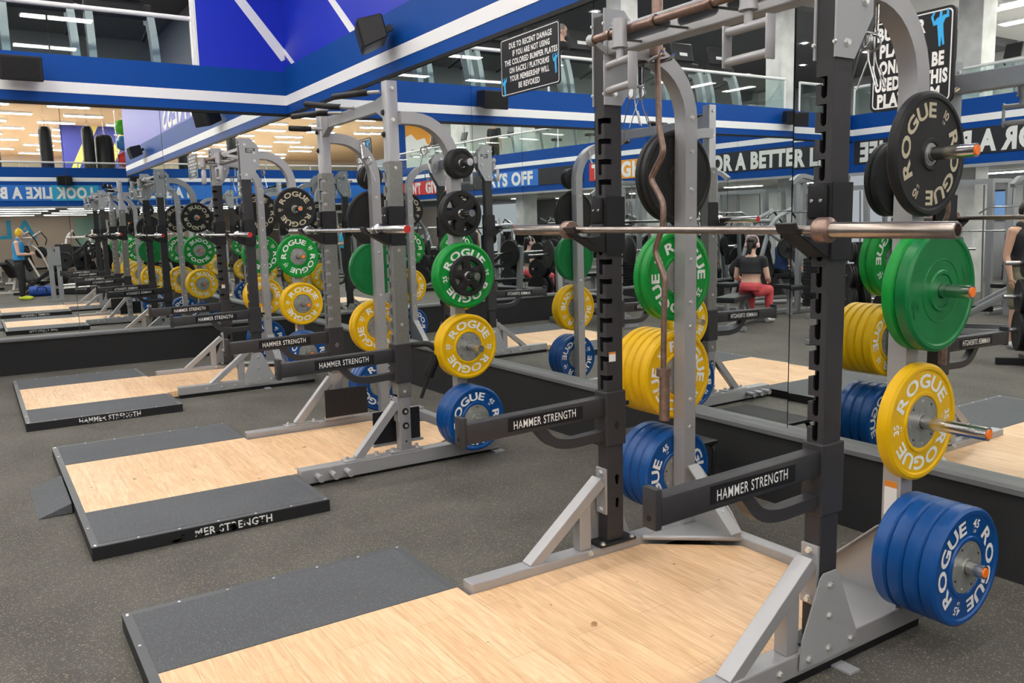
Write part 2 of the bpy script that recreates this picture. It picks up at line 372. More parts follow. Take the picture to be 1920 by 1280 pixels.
# far side of the hall (seen in the mirrors)
WX = 19.5
m = MB(); m.box((WX+.13, -20, 2.55), (34, 7, 3.3), LCEIL); m.box((34, -20, 2.55), (44, 7, 3.3), LCEIL); struct('floor', m)
m = MB(); m.box((WX, -20, 6.0), (44, 7, 6.2), TANC); struct('ceiling', m)
m = MB(); m.box((33, -20, 0), (33.3, 7, 2.55), BEIGE); struct('wall_far', m)
m = MB(); m.box((43, -20, 3.3), (43.3, 7, 6), BEIGE); struct('wall_far', m)
m = MB(); m.box((14, 6.8, 0), (44, 7, 6.2), BEIGE); struct('wall_right', m)
m = MB(); m.box((13.9, .3, 0), (14, 7, 6.2), BEIGE); struct('wall_right', m)
def fascia(p0, p1, nrm, name):
    a = V((*p0, 0)); b = V((*p1, 0)); n = V(nrm).normalized(); mb = MB()
    def slab(z0, z1, off, th, mt):
        pts = [a+n*off, b+n*off, b+n*(off-th), a+n*(off-th)]; mb.prism([(p.x, p.y) for p in pts], 'z', z0, z1, mt)
    slab(2.56, 3.80, .02, .14, BLUE1); slab(3.355, 3.485, .026, .006, STRIPE); slab(2.50, 2.56, .03, .14, LGREY); return struct(name, mb)
names = iter(('trim_1', 'trim_2', 'trim_3', 'trim_4', 'trim_5', 'trim_6'))
def nrm2(p0, p1):
    d = V((p1[0]-p0[0], p1[1]-p0[1], 0)); return V((-d.y, d.x, 0)).normalized()
for p0, p1 in zip(SP, SP[1:]): fascia(p0, p1, nrm2(p0, p1), next(names))
fascia((WX, -10.6), (WX, 7), (-1, 0, 0), next(names))
# banners hung under the balcony bands
def banner(p0, p1, nrm, z0, z1, spans, texts, label, name='slogan_banner'):
    a = V((*p0, 0)); b = V((*p1, 0)); n = V(nrm).normalized(); d = (b-a).normalized(); L = (b-a).length; mb = MB()
    for t0, t1, mt in spans:
        q = [a+d*t0+n*.034, a+d*t1+n*.034, a+d*t1+n*.022, a+d*t0+n*.022]; mb.prism([(p.x, p.y) for p in q], 'z', z0, z1, mt)
    for st, c, wd, h in texts:
        o = a+d*c+n*.038; mb.fit(st, TM((o.x, o.y, (z0+z1)/2), -d if (-d).cross(V((0, 0, 1))).dot(n) > 0 else d, (0, 0, 1)), wd, h, LETW, .05)
    return tag(mb.build(name), label, 'banner')
def seg(i): return SP[i], SP[i+1], nrm2(SP[i], SP[i+1])
banner(*seg(0), 2.74, 3.235, [(0.1, 4.25, BANB)], [('FOR A BETTER LIFE', 2.2, 3.9, .37)], 'black slogan banner ending BETTER LIFE under the opposite balcony band')
banner(*seg(1), 2.74, 3.235, [(0, 1.4, BANB)], [('WORK', .72, 1.2, .37)], 'short black banner reading WORK on the angled corner of the opposite balcony')
banner(*seg(2), 2.74, 3.235, [(0, .9, BANOR), (.9, 2.15, BANRED), (2.4, 4.4, BANB), (4.4, 7.1, BANBL)], [('TOUGH', 1.1, 1.9, .37), ('PAYS OFF', 5.95, 2.6, .37)], 'banner turning from orange to red to blue, reading TOUGH and PAYS OFF')
banner(*seg(3), 2.74, 3.235, [(0, 1.5, BANB), (1.6, 4.6, BANRED)], [('GIVE UP', 3.05, 2.1, .37)], 'banner with a red part reading GIVE UP under the opposite balcony band')
banner(*seg(4), 2.74, 3.235, [(0, 2.3, BANRED)], [("DON'T", .55, 1.35, .37)], "red banner reading DON'T at the far end of the opposite balcony")
banner((WX, -10.6), (WX, 1.5), (-1, 0, 0), 2.74, 3.235, [(0.2, 9.1, BANBL), (9.1, 10.5, BANTEAL), (10.5, 11.4, BANBL)], [('LOOK LIKE A B', 9.0, 2.65, .33)], 'blue and teal slogan banner reading LOOK LIKE A B on the far balcony')
# glass rails
def rail(pts, z0, z1, label, post=True, gap=0.0):
    t = thing('glass_railing', label, 'railing', (*pts[0], z0-.5), 0, 'glass balcony railings')
    P0 = V((*pts[0], z0-.5))
    for p0, p1 in zip(pts, pts[1:]):
        a = V((*p0, 0)); b = V((*p1, 0)); L = (b-a).length; k = max(1, round(L/1.6)); d = (b-a)/k
        for i in range(k):
            mb = MB(); q0 = a+d*i+d.normalized()*.01; q1 = a+d*(i+1)-d.normalized()*.01; mb.bar(V((q0.x, q0.y, (z0+z1)/2)), V((q1.x, q1.y, (z0+z1)/2)), .012, z1-z0, GLASS); mb.build('glass_panel', t, -P0)
        mb = MB()
        for i in range(k+1):
            q = a+d*i
            if i in (0, k) or i % 2 == 0: mb.cyl((q.x, q.y, z0-.45), (q.x, q.y, z1), .02, WHITE, 10)
        mb.build('post', t, -P0)
    mb = MB(); mb.tube([V((*p, z1+.02)) for p in pts], .030, WHITE, 10); mb.build('handrail', t, -P0)
rail([(-.06, -1.2), (-.06, -6.16)], 3.8, 4.37, 'glass railing with white handrail above the end wall band, left of the blue panel')
rail([(-.06, -6.60), (-.06, -10.45)], 3.8, 4.37, 'glass railing between the two pale stone columns above the end wall band')
rail([(-.06, -10.9), (-.06, -12.5)], 3.8, 4.37, 'short glass railing past the farther stone column')
rail([(p[0], p[1]-.06) for p in SP], 3.8, 4.37, 'long bent glass railing of the balcony opposite the racks')
rail([(WX+.06, -10.6), (WX+.06, 6)], 3.8, 3.95, 'low railing of the far balcony with punching bags')
m = MB(); m.box((-.09, -1.2, 3.8), (.0, -1.165, 6.0), WHITE); tag(m.build('rail_end_post'), 'white post closing the glass railing at the blue panel', 'post')
ORDN = ('first', 'second', 'third', 'fourth', 'fifth', 'sixth', 'seventh', 'eighth')
# stone columns
def column(x, y, z0, z1, label, s=.4):
    mb = MB(); mb.box((x-s/2, y-s/2, z0), (x+s/2, y+s/2, z1), MARB, .01); tag(mb.build('stone_column'), label, 'column', 'pale stone columns')
column(-.36, -6.38, 3.3, 5.9, 'pale stone column on the end balcony, nearer of the two'); column(-.36, -10.65, 3.3, 5.9, 'pale stone column on the end balcony, the farther one beside the mirror seam')
for i, (x, y) in enumerate(((2.2, -13.4), (6.6, -12.6), (11.2, -11.5), (15.2, -11.4))):
    column(x, y, 0, 2.55, '%s pale stone column under the opposite balcony, counted from the end wall' % ORDN[i], .5); column(x, y, 3.3, 6.0, '%s pale stone column on the opposite balcony, counted from the end wall' % ORDN[i], .5)
# ------------------------------------------------------------------ lamps
def strip(x, y, z, along='y', L=1.25, hw=.14, g='fluorescent strips over the racks', lb='white fluorescent ceiling strip over the hall', lm=None):
    t = thing('ceiling_light', lb, 'ceiling light', (x, y, z), 0 if along == 'y' else PI/2, g)
    mb = MB(); mb.box((-hw-.03, -L/2-.03, -.02), (hw+.03, L/2+.03, .05), WHITE); mb.build('housing', t)
    mb = MB(); mb.box((-hw, -L/2, -.035), (hw, L/2, -.021), lm or LAMPM); mb.build('diffuser', t); return t
st0 = strip(1.6, -2.0, 5.95); n = 0
for i, x in enumerate((1.6, 4.6, 7.6, 10.6, 13.6, 16.6)):
    for j, y in enumerate((-2.0, -4.6, -7.2, -9.8)):
        if (i, j) != (0, 0): dup(st0, loc=(x, y, 5.95))
sw = strip(21, -3, 5.95, 'y', 1.25, .14, 'strips on the tan far ceiling', 'fluorescent strip on the tan ceiling above the punching bags')
for i in range(9):
    for j, y in enumerate((-12.4, -10.1, -7.8, -5.4, -2.9, -.6, 1.8)):
        if (i, j) != (0, 4): dup(sw, loc=(21+2.4*i, y+(.7 if i % 2 else 0), 5.95))
sl = strip(20.6, -2.2, 2.53, 'y', 1.7, .05, 'strips on the low far ceiling', 'fluorescent strip on the low ceiling under the far balcony', LAMPD)
for i, x in enumerate((20.6, 23.6, 27.2, 31.4)):
    for j, y in enumerate((-5.0, -2.2, -.1)):
        if (i, j) != (0, 1): dup(sl, loc=(x, y, 2.53))
ss = strip(2.5, -15, 5.97, 'x', 1.25, .14, 'strips on the opposite balcony ceiling', 'fluorescent strip on the ceiling of the opposite balcony')
for i in range(5):
    for j, y in enumerate((-13.6, -15.2, -16.9, -18.8)):
        if (i, j) != (0, 0): dup(ss, loc=(1.5+3.6*i, y, 5.97))
su = strip(3.2, -15, 2.53, 'x', 1.25, .14, 'strips on the low ceiling under the opposite balcony', 'fluorescent strip under the opposite balcony')
for i in range(4):
    for j, y in enumerate((-13.8, -15.9)):
        if (i, j) != (0, 0): dup(su, loc=(1.6+4.4*i, y, 2.53))
mb = MB(); mb.lathe([(0, .075), (-.006, .08), (-.006, .06)], (0, 0, 0), (0, 0, 1), WHITE, 16); d0 = mb.build('downlight'); tag(d0, 'round downlight in the dark ceiling of the end balcony', 'downlight', 'downlights over the end balcony')
mb = MB(); mb.lathe([(-.004, 0), (-.004, .06)], (0, 0, 0), (0, 0, 1), DOWNM, 16); mb.build('lens', d0); d0.location = (-.9, -3.2, 5.895)
for x in (-.9, -2.4, -4.4, -6.4):
    for y in (-1.8, -4.6, -7.4, -9.4, -11.6, -14, -16.5):
        dup(d0, loc=(x, y, 5.895))
# ------------------------------------------------------------------ speakers
def speaker(loc, rz, tilt, label):
    mb = MB(); mb.prism([(-.13, -.10), (.13, -.15), (.13, .13), (-.13, .13)], 'x', -.22, .22, BLKS, .012)
    o = mb.build('wall_speaker'); o.location = loc; o.rotation_euler = (tilt, 0, rz); tag(o, label, 'speaker', 'black wall speakers')
    mb = MB(); mb.box((-.19, .131, -.12), (.19, .137, .10), BLK); mb.build('grille', o)
    mb = MB(); mb.bar((0, -.13, 0), (0, -.22, .02), .06, .06, BLKS); mb.build('bracket', o)
speaker((3.5, -.26, 3.60), PI-.35, -.25, 'black loudspeaker on the right wall band, above the farthest rack')
speaker((10.9, -.26, 3.62), PI, -.25, 'black loudspeaker on the right wall band near the camera, seen in the end mirror')
speaker((.26, -3.2, 3.57), -PI/2, -.1, 'black loudspeaker on the end wall band at the left edge of the photo')
speaker((.26, -10.4, 3.6), -PI/2+.5, -.1, 'black loudspeaker on the end wall band, seen in the right mirror')
speaker((WX-.26, -1.1, 3.4), PI/2, -.1, 'black loudspeaker on the far balcony band, seen in the end mirror')
# ------------------------------------------------------------------ signs on the mirror
FIG = [(-.02, -.5), (.06, -.5), (.07, -.2), (.14, -.48), (.22, -.46), (.16, -.1), (.14, .12), (.22, .25), (.38, .28), (.36, .5), (.27, .5), (.27, .36), (.14, .36), (.08, .32), (.09, .46), (-.02, .48), (-.04, .33), (-.14, .30), (-.24, .22), (-.30, .36), (-.22, .46), (-.28, .5), (-.40, .36), (-.28, .1), (-.12, .12), (-.08, -.1)]
def sign(name, x0, x1, z0, z1, lines, h, figs, label, bold=.03):
    y = -.012; cx = (x0+x1)/2
    mb = MB(); r = .03
    def rr(a, b, c, d, rad):
        out = []
        for (qx, qz, s0) in ((c-rad, d-rad, 0), (a+rad, d-rad, 1), (a+rad, b+rad, 2), (c-rad, b+rad, 3)):
            for k in range(5):
                an = s0*PI/2+k*PI/8; out.append((qx+rad*math.cos(an), qz+rad*math.sin(an)))
        return out
    mb.prism(rr(x0, z0, x1, z1, r), 'y', y, -.004, SIGNB); mb.prism(rr(x0+.012, z0+.012, x1-.012, z1-.012, r-.008), 'y', y-.0008, y, WHITE); mb.prism(rr(x0+.018, z0+.018, x1-.018, z1-.018, r-.012), 'y', y-.0016, y-.0008, SIGNB)
    for (st, wd, zc, dx) in lines: mb.fit(st, TM((cx+dx, y-.0022, zc), (1, 0, 0), (0, 0, 1)), wd, h, LETW, bold)
    for fx, fz, fs, fl in figs: mb.prism([(fx+p[0]*fs*fl, fz+p[1]*fs) for p in FIG], 'y', y-.0024, y-.0016, CYAN)
    return tag(mb.build(name), label, 'sign')
sign('warning_sign', 5.54, 6.375, 2.705, 3.172, [('DUE TO RECENT DAMAGE', .60, 3.10, .02), ('IF YOU ARE NOT USING', .52, 3.035, .03), ('THE COLORED BUMPER PLATES', .74, 2.97, .02), ('ON RACKS / PLATFORMS', .56, 2.905, .0), ('YOUR MEMBERSHIP WILL', .56, 2.84, .0), ('BE REVOKED', .30, 2.775, .0)], .042,
     [(5.597, 2.785, .15, .6), (6.318, 2.862, .15, .6)], 'wide black sign warning of damage, on the mirror under the blue band')
def bsign(x, z0, z1, label):
    a = x-.21; b = x+.21; H = z1-z0
    sign('platform_sign', a, b, z0, z1, [('BUMPER', .25, z1-.068, -.055), ('PLATES', .21, z1-.148, -.06), ('ONLY TO BE', .33, z1-.228, 0), ('USED ON THIS', .37, z1-.308, 0), ('PLATFORM', .32, z1-.385, -.01)], .058, [(b-.072, z1-.095, .16, .7)], label, .05)
bsign(9.205, 2.165, 2.60, 'black bumper plates sign on the mirror behind the nearest rack'); bsign(2.58, 2.20, 2.655, 'black bumper plates sign on the mirror behind the farthest rack')
# ------------------------------------------------------------------ lifting platforms
def platform(x0, wd, ye, ys, xw, label, decal, rc, seed=0):
    cx = x0+wd/2; t = thing('lifting_platform', label, 'lifting platform', (cx, (ye+ys)/2, 0), 0, 'lifting platforms'); sh = V((-cx, -(ye+ys)/2, 0))
    b = .037; h = wd/2; hw = h-xw
    mb = MB(); yb = ys+1.36
    mb.prism([(cx-hw, ye+b), (cx+hw, ye+b), (cx+hw, ys), (rc+.5515, ys), (rc+.5515, yb-.366), (rc+.25, yb), (rc-.25, yb), (rc-.5515, yb-.366), (rc-.5515, ys), (cx-hw, ys)], 'z', .012, HP, WOOD)
    mb.build('wood_deck', t, sh)
    for s in (-1, 1):
        xa, xb = sorted((cx+s*(h-b), cx+s*hw)); mb = MB(); mb.box((xa, ye+b, .01), (xb-.001 if s < 0 else xb, ys-b, HP+.003), MATR, .002); mb.build('rubber_mat', t, sh)
    mb = MB()
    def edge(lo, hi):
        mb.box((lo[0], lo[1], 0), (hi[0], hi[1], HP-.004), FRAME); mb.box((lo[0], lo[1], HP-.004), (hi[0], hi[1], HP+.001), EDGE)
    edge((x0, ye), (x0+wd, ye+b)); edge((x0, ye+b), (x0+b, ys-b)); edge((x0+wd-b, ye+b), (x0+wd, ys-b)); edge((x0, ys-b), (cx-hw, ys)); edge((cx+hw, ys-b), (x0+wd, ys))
    for i in range(7):
        y = ye+.02+(ys-ye-.04)*i/6
        for x in (x0+.018, x0+wd-.018): mb.lathe([(0, .007), (.0015, .005), (.0015, 0)], (x, y, HP+.001), (0, 0, 1), BOLT, 8)
    for i in range(9):
        if abs(i-4) < 3: continue
        mb.lathe([(0, .007), (.0015, .005), (.0015, 0)], (x0+.03+(wd-.06)*i/8, ye+.018, HP+.001), (0, 0, 1), BOLT, 8)
    mb.build('edge_frame', t, sh)
    for s in (1, -1):
        mb = MB(); xx = cx+s*h; o = TM((xx+s*.0012, (ye+ys)/2+.02*s, .036), (0, s, 0), (0, 0, 1))
        if decal == 'full': mb.fit('HAMMER STRENGTH', o, .50, .044, LETW, .02)
        else:
            mb.fit('MER STRENGTH', TM((xx+s*.0012, (ye+ys)/2+.08*s, .036), (0, s, 0), (0, 0, 1)), .42, .042, LETW, .02)
        # worn patches where the lettering has rubbed off
        rr = random.Random(seed+s)
        for q in range(16 if decal == 'full' else 34):
            y = (ye+ys)/2+rr.uniform(-.24, .30); z = rr.uniform(.014, .026) if q % 3 else rr.uniform(.03, .056); L = rr.uniform(.008, .03); k = rr.uniform(.003, .009)
            mb.prism([(y-L, z-k), (y+L*.3, z-k*1.3), (y+L, z), (y+L*.2, z+k), (y-L*.6, z+k*.8)], 'x', *sorted((xx+s*.0014, xx+s*.0022)), FRAME)
        mb.build('maker_lettering', t, sh)
    return t
platform(7.9466, 2.5068, -3.494, -2.217, .600, 'nearest wood and rubber lifting platform, in the foreground', 'full', 9.2, seed=3)
platform(4.6037, 2.4395, -3.507, -2.240, .619, 'middle wood and rubber lifting platform, with a wedge ramp at its end', 'worn', 5.86, seed=8)
platform(1.0317, 2.5237, -3.624, -2.356, .640, 'farthest wood and rubber lifting platform, beside the end wall', 'full', 2.29, seed=5)
mb = MB(); mb.prism([(-3.70, .002), (-3.515, .066), (-3.515, .004), (-3.69, 0)], 'x', 5.45, 6.15, MATR, .002)
for x in (5.5, 5.8, 6.1): mb.box((x, -3.60, 0), (x+.02, -3.517, .03), BLK)
tag(mb.build('wedge_ramp'), 'small black rubber wedge ramp at the end of the middle platform', 'ramp')
# ------------------------------------------------------------------ plates
def bumper(kind, rub, T, word, num, let, hubr, plain=False):
    h = T/2; mb = MB()
    rec = h-.006; ir = hubr
    prof = [(-rec, ir), (-h+.001, ir+.002), (-h, ir+.006), (-h, ir+.014), (-rec, ir+.018), (-rec, .196), (-h, .202), (-h, .214), (-h+.009, .2245), (h-.009, .2245), (h, .214), (h, .202), (rec, .196), (rec, ir+.018), (h, ir+.014), (h, ir+.006), (h-.001, ir+.002), (rec, ir)]
    mb.lathe(prof, (0, 0, 0), (1, 0, 0), rub, 64, closed=True)
    mb.arcx = rec+.0012
    if not plain:
        for f in (1, -1):
            for a in (PI/2, -PI/2): mb.arc(word, .157, a, .050, let, f, 1.42, .03)
            for a in (0, PI):
                mb.arc(num, .166, a, .030, let, f, 1.0, .025, .10); mb.arc('LB', .137, a, .011, let, f, 1.0, .02, .2)
    else:
        for f in (1, -1):
            for a in (.35, PI+.35):
                mb.arcx = rec+.0025; mb.arc('25' if kind == 'p' else '10', .170, a, .036, rub, f, 1.2, .02, .12)
    o = mb.build('bumper_plate')
    mb = MB(); q = h-.004
    mb.lathe([(-q, .027), (-q, ir-.001), (q, ir-.001), (q, .027)], (0, 0, 0), (1, 0, 0), HUB if not plain else rub, 48, closed=True)
    if not plain:
        for f in (1, -1):
            for k in range(8):
                if hubr > .06:
                    a = k*PI/4; mb.lathe([(0, .0045), (.0012, .004), (.0012, 0)], (f*q, .083*math.cos(a), .083*math.sin(a)), (f, 0, 0), DARK if k % 2 else BOLT, 8)
            mb.lathe([(0, .034), (.004, .033), (.004, .027)], (f*q, 0, 0), (f, 0, 0), HUB, 24)
    else:
        for f in (1, -1): mb.lathe([(0, .11), (.004, .112), (.004, .118), (0, .12)], (f*(rec-.002), 0, 0), (f, 0, 0), rub, 48)
    mb.build('steel_hub' if not plain else 'raised_centre', o); return o, T
def grip_plate(Rr, T):
    mb = MB(); h = T/2
    mb.lathe([(-h, Rr-.03), (-h, Rr-.006), (-h+.006, Rr), (h-.006, Rr), (h, Rr-.006), (h, Rr-.03)], (0, 0, 0), (1, 0, 0), BRUB, 48, closed=True)
    mb.lathe([(-h*.7, .03), (-h*.9, Rr*.42), (h*.9, Rr*.42), (h*.7, .03)], (0, 0, 0), (1, 0, 0), BRUB, 32, closed=True)
    for k in range(5):
        a = PI/2+k*2*PI/5; c, s_ = math.cos(a), math.sin(a); mb.bar((0, c*Rr*.36, s_*Rr*.36), (0, c*(Rr-.015), s_*(Rr-.015)), h*1.6, Rr*.42, BRUB, up=(0, -s_, c), bev=.004)
    o = mb.build('grip_plate'); mb = MB(); mb.lathe([(-h*.8, .0262), (-h*.8, .031), (h*.8, .031), (h*.8, .0262)], (0, 0, 0), (1, 0, 0), STEEL, 24, closed=True); mb.build('steel_insert', o); return o, T
def iron_plate(Rr, T):
    mb = MB(); h = T/2
    mb.lathe([(-h, .05), (-h, Rr-.012), (-h+.008, Rr), (h-.008, Rr), (h, Rr-.012), (h, Rr-.022), (h-.005, Rr-.03), (h-.005, .06), (h, .05), (h, .03), (-h, .03)], (0, 0, 0), (1, 0, 0), BRUB, 40, closed=True)
    o = mb.build('small_plate'); mb = MB(); mb.lathe([(-h, .0262), (-h, .0295), (h+.001, .0295), (h+.001, .0262)], (0, 0, 0), (1, 0, 0), STEEL, 24, closed=True); mb.build('steel_insert', o); return o, T
PK = {'blue': bumper('b', BLU, .062, 'ROGUE', '45', LETW, .100), 'yellow': bumper('y', YEL, .055, 'ROGUE', '35', LETW, .100), 'green': bumper('g', GRN, .050, 'ROGUE', '25', LETW, .090),
      'kplain': bumper('q', BRUB, .042, '', '', LETT, .042, True), 'plain': bumper('p', GRN2, .056, '', '', LETW, .060, True), 'black': bumper('k', BRUB, .042, 'ROGUE', '10', LETT, .042), 'grip': grip_plate(.139, .030), 'biggrip': grip_plate(.155, .035), 'small': iron_plate(.100, .045)}
DESC = {'blue': 'blue bumper plate', 'yellow': 'yellow bumper plate', 'green': 'lettered green bumper plate', 'plain': 'unlettered green bumper plate', 'black': 'tan-lettered black bumper plate', 'kplain': 'plain black bumper plate', 'grip': 'black grip-hole plate', 'biggrip': 'black grip-hole plate', 'small': 'small thick black plate'}
CATG = {'grip': 'plate', 'biggrip': 'plate', 'small': 'plate'}
USED = set()
ORD = {1: ['alone'], 2: ['inner of two', 'outer of two'], 3: ['innermost of three', 'middle of three', 'outermost of three'], 4: ['innermost of four', 'second of four outward', 'third of four outward', 'outermost of four'],
       5: ['innermost of five', 'second of five outward', 'middle of five', 'fourth of five outward', 'outermost of five']}
HN = {0: 'lowest peg', 1: 'second peg up', 2: 'third peg up', 3: 'top peg'}
def load(X, y, z, s, face, kinds, rots, rack, hi):
    """hang plates on one peg, from the post outwards"""
    x = X+s*(face+.002)
    for i, k in enumerate(kinds):
        o, T = PK[k]; pos = (x+s*T/2, y, z); x += s*(T+.0008); side = 'right' if s > 0 else 'left'
        lb = '%s, %s on %s, %s post of %s rack' % (DESC[k], ORD[len(kinds)][i], HN[hi], side, rack)
        rot = (rots[i % len(rots)], 0, 0 if s > 0 else PI)
        if k in USED: o = dup(o)
        USED.add(k); o.location = pos; o.rotation_euler = rot; tag(o, lb, CATG.get(k, 'weight plate'), 'plates stored on the %s post of the %s rack' % (side, rack))
# ------------------------------------------------------------------ rack of the dark kind (nearest and farthest)
def bolts(mb, pts, ax, r=.011, L=.012, m=None):
    for p in pts: mb.lathe([(0, r*1.35), (.003, r*1.35), (.003, r), (L, r*.95), (L, 0)], p, ax, m or BOLT, 6, smooth=False)
def upright(s, xi, xo, yf, yb, z0, z1, mt, slots, keyholes=()):
    """hollow tube with a column of open slots in the front face and the inner face"""
    xa, xb = sorted((s*xi, s*xo)); mb = MB(); mb.box((xa, yf, z0), (xb, yb, z1), mt, .006)
    cut = MB(); t = .006; cut.box((xa+t, yf+t, z0-.1), (xb-t, yb-t, z1-.01), DARK)
    xc = (xa+xb)/2
    for zt in slots:
        w = .012; zb = zt-.072; pl = [(xc-w, zt), (xc-w, zb+w)]+[(xc-w*math.cos(a), zb+w-w*math.sin(a)) for a in (PI/6, PI/3, PI/2, 2*PI/3, 5*PI/6)]+[(xc+w, zb+w), (xc+w, zt)]
        cut.prism(pl, 'y', yf-.02, yf+.02, DARK)
        x1 = s*(xi-.02); lo, hi = sorted((xc, x1)); cut.box((lo, yf-.02, zt-.024), (hi, yf+.040, zt+.0002), DARK)
    for zt in keyholes:
        x1 = s*(xi-.02); x2 = s*(xi+.02); a, b = sorted((x1, x2)); yc = (yf+yb)/2+.01
        cut.prism([(yc+.014*math.cos(q), zt+.014*math.sin(q)) for q in [k*PI/6-PI/6 for k in range(9)]]+[(yc-.007, zt-.035), (yc+.007, zt-.035)], 'x', a, b, DARK)
    return mb, cut
def safety_arm(t, cx, s_root, y1, zt, zb, mt=CHAR):
    a = MB(); a.bar((cx, s_root, (zt+zb)/2), (cx, y1+.02, (zt+zb)/2-.018), .062, zt-zb, mt, bev=.004); a.box((cx-.031, y1-.006, zb-.03), (cx+.031, y1+.022, zt+.012), mt, .006)
    a.cyl((cx, y1-.008, zb+.005), (cx, y1-.001, zb+.005), .009, DARK, 10)
    a.tube([(cx, s_root+.02, zt-.185), (cx, s_root-.20, zt-.195), (cx, s_root-.30, zt-.175), (cx, s_root-.38, zb+.01)], .02, mt, sq=(.045, .05), up=(1, 0, 0), fillet=.06)
    o = a.build('safety_arm', t, SH)
    for f in (1, -1):
        l = MB(); xx = cx+f*.0312; yc = (s_root+y1)/2+.04; zc = (zt+zb)/2-.007
        l.box((min(xx, xx+f*.0008), yc-.20, zc-.030), (max(xx, xx+f*.0008), yc+.21, zc+.030), BLK); l.fit('HAMMER STRENGTH', TM((xx+f*.0012, yc, zc), (0, f, -.028*f*-1), (0, 0, 1)), .34, .036, LETW, .007)
        l.build('arm_label', o, SH)
def jcup(t, cx, s, yf, z, mt=BLKS):
    mb = MB(); W = .040
    mb.prism([(yf-.001, z+.045), (yf-.001, z-.085), (yf-.02, z-.085), (yf-.175, z+.002), (yf-.19, z+.032), (yf-.172, z+.034), (yf-.155, z-.012), (yf-.10, z-.016), (yf-.035, z-.016), (yf-.02, z+.045)], 'x', cx-W, cx+W, mt, .003)
    for d in (-1, 1): mb.box((cx+d*.045-.004, yf-.002, z-.095), (cx+d*.045+.004, yf+.105, z+.165), mt)
    mb.box((cx-.045, yf-.008, z+.02), (cx+.045, yf-.0005, z+.165), mt, .002)
    o = mb.build('bar_hook', t, SH)
    mb = MB(); mb.box((cx-.037, yf-.028, z+.045), (cx+.037, yf-.0085, z+.16), BLK, .008)
    for d in (-.018, .018): mb.lathe([(0, .007), (.002, .006), (.002, 0)], (cx+d, yf-.028, z+.105), (0, -1, 0), STEEL, 10)
    mb.build('wear_pad', o, SH)
PX, PY, ZH = .584, -.911, (.363, .874, 1.375, 1.870)
def horns(t, px, py, zs, lens, cap=ORNG, half=.038):
    for s in (-1, 1):
        for z, L in zip(zs, lens):
            mb = MB(); x0 = s*(px+half); mb.cyl((x0-s*.01, py, z), (x0+s*L, py, z), .0245, STEEL, 20); mb.lathe([(0, .03), (.002, .03)], (x0, py, z), (s, 0, 0), STEEL, 16)
            o = mb.build('storage_peg', t, SH)
            if cap:
                mb = MB(); mb.lathe([(0, .018), (.004, .0175), (.004, 0)], (x0+s*L, py, z), (s, 0, 0), cap, 16); mb.build('end_cap', o, SH)
def post(t, s, px, py, ztop, yj, zj, w=.076, mt=SILV, bolts_z=()):
    mb = MB(); rr = .30; pts = [(s*px, py, .115), (s*px, py, ztop-.05)]
    for k in range(9):
        a = k/8*PI/2; pts.append((s*px, py-rr*(1-math.cos(a)), ztop+(zj-ztop)*math.sin(a)))
    pts.append((s*px, yj, zj)); mb.tube(pts, 0, mt, sq=(w, w), up=(1, 0, 0))
    bolts(mb, [(s*(px-w/2), py, z) for z in bolts_z], (-s, 0, 0), .009, .01); return mb.build('storage_post', t, SH)
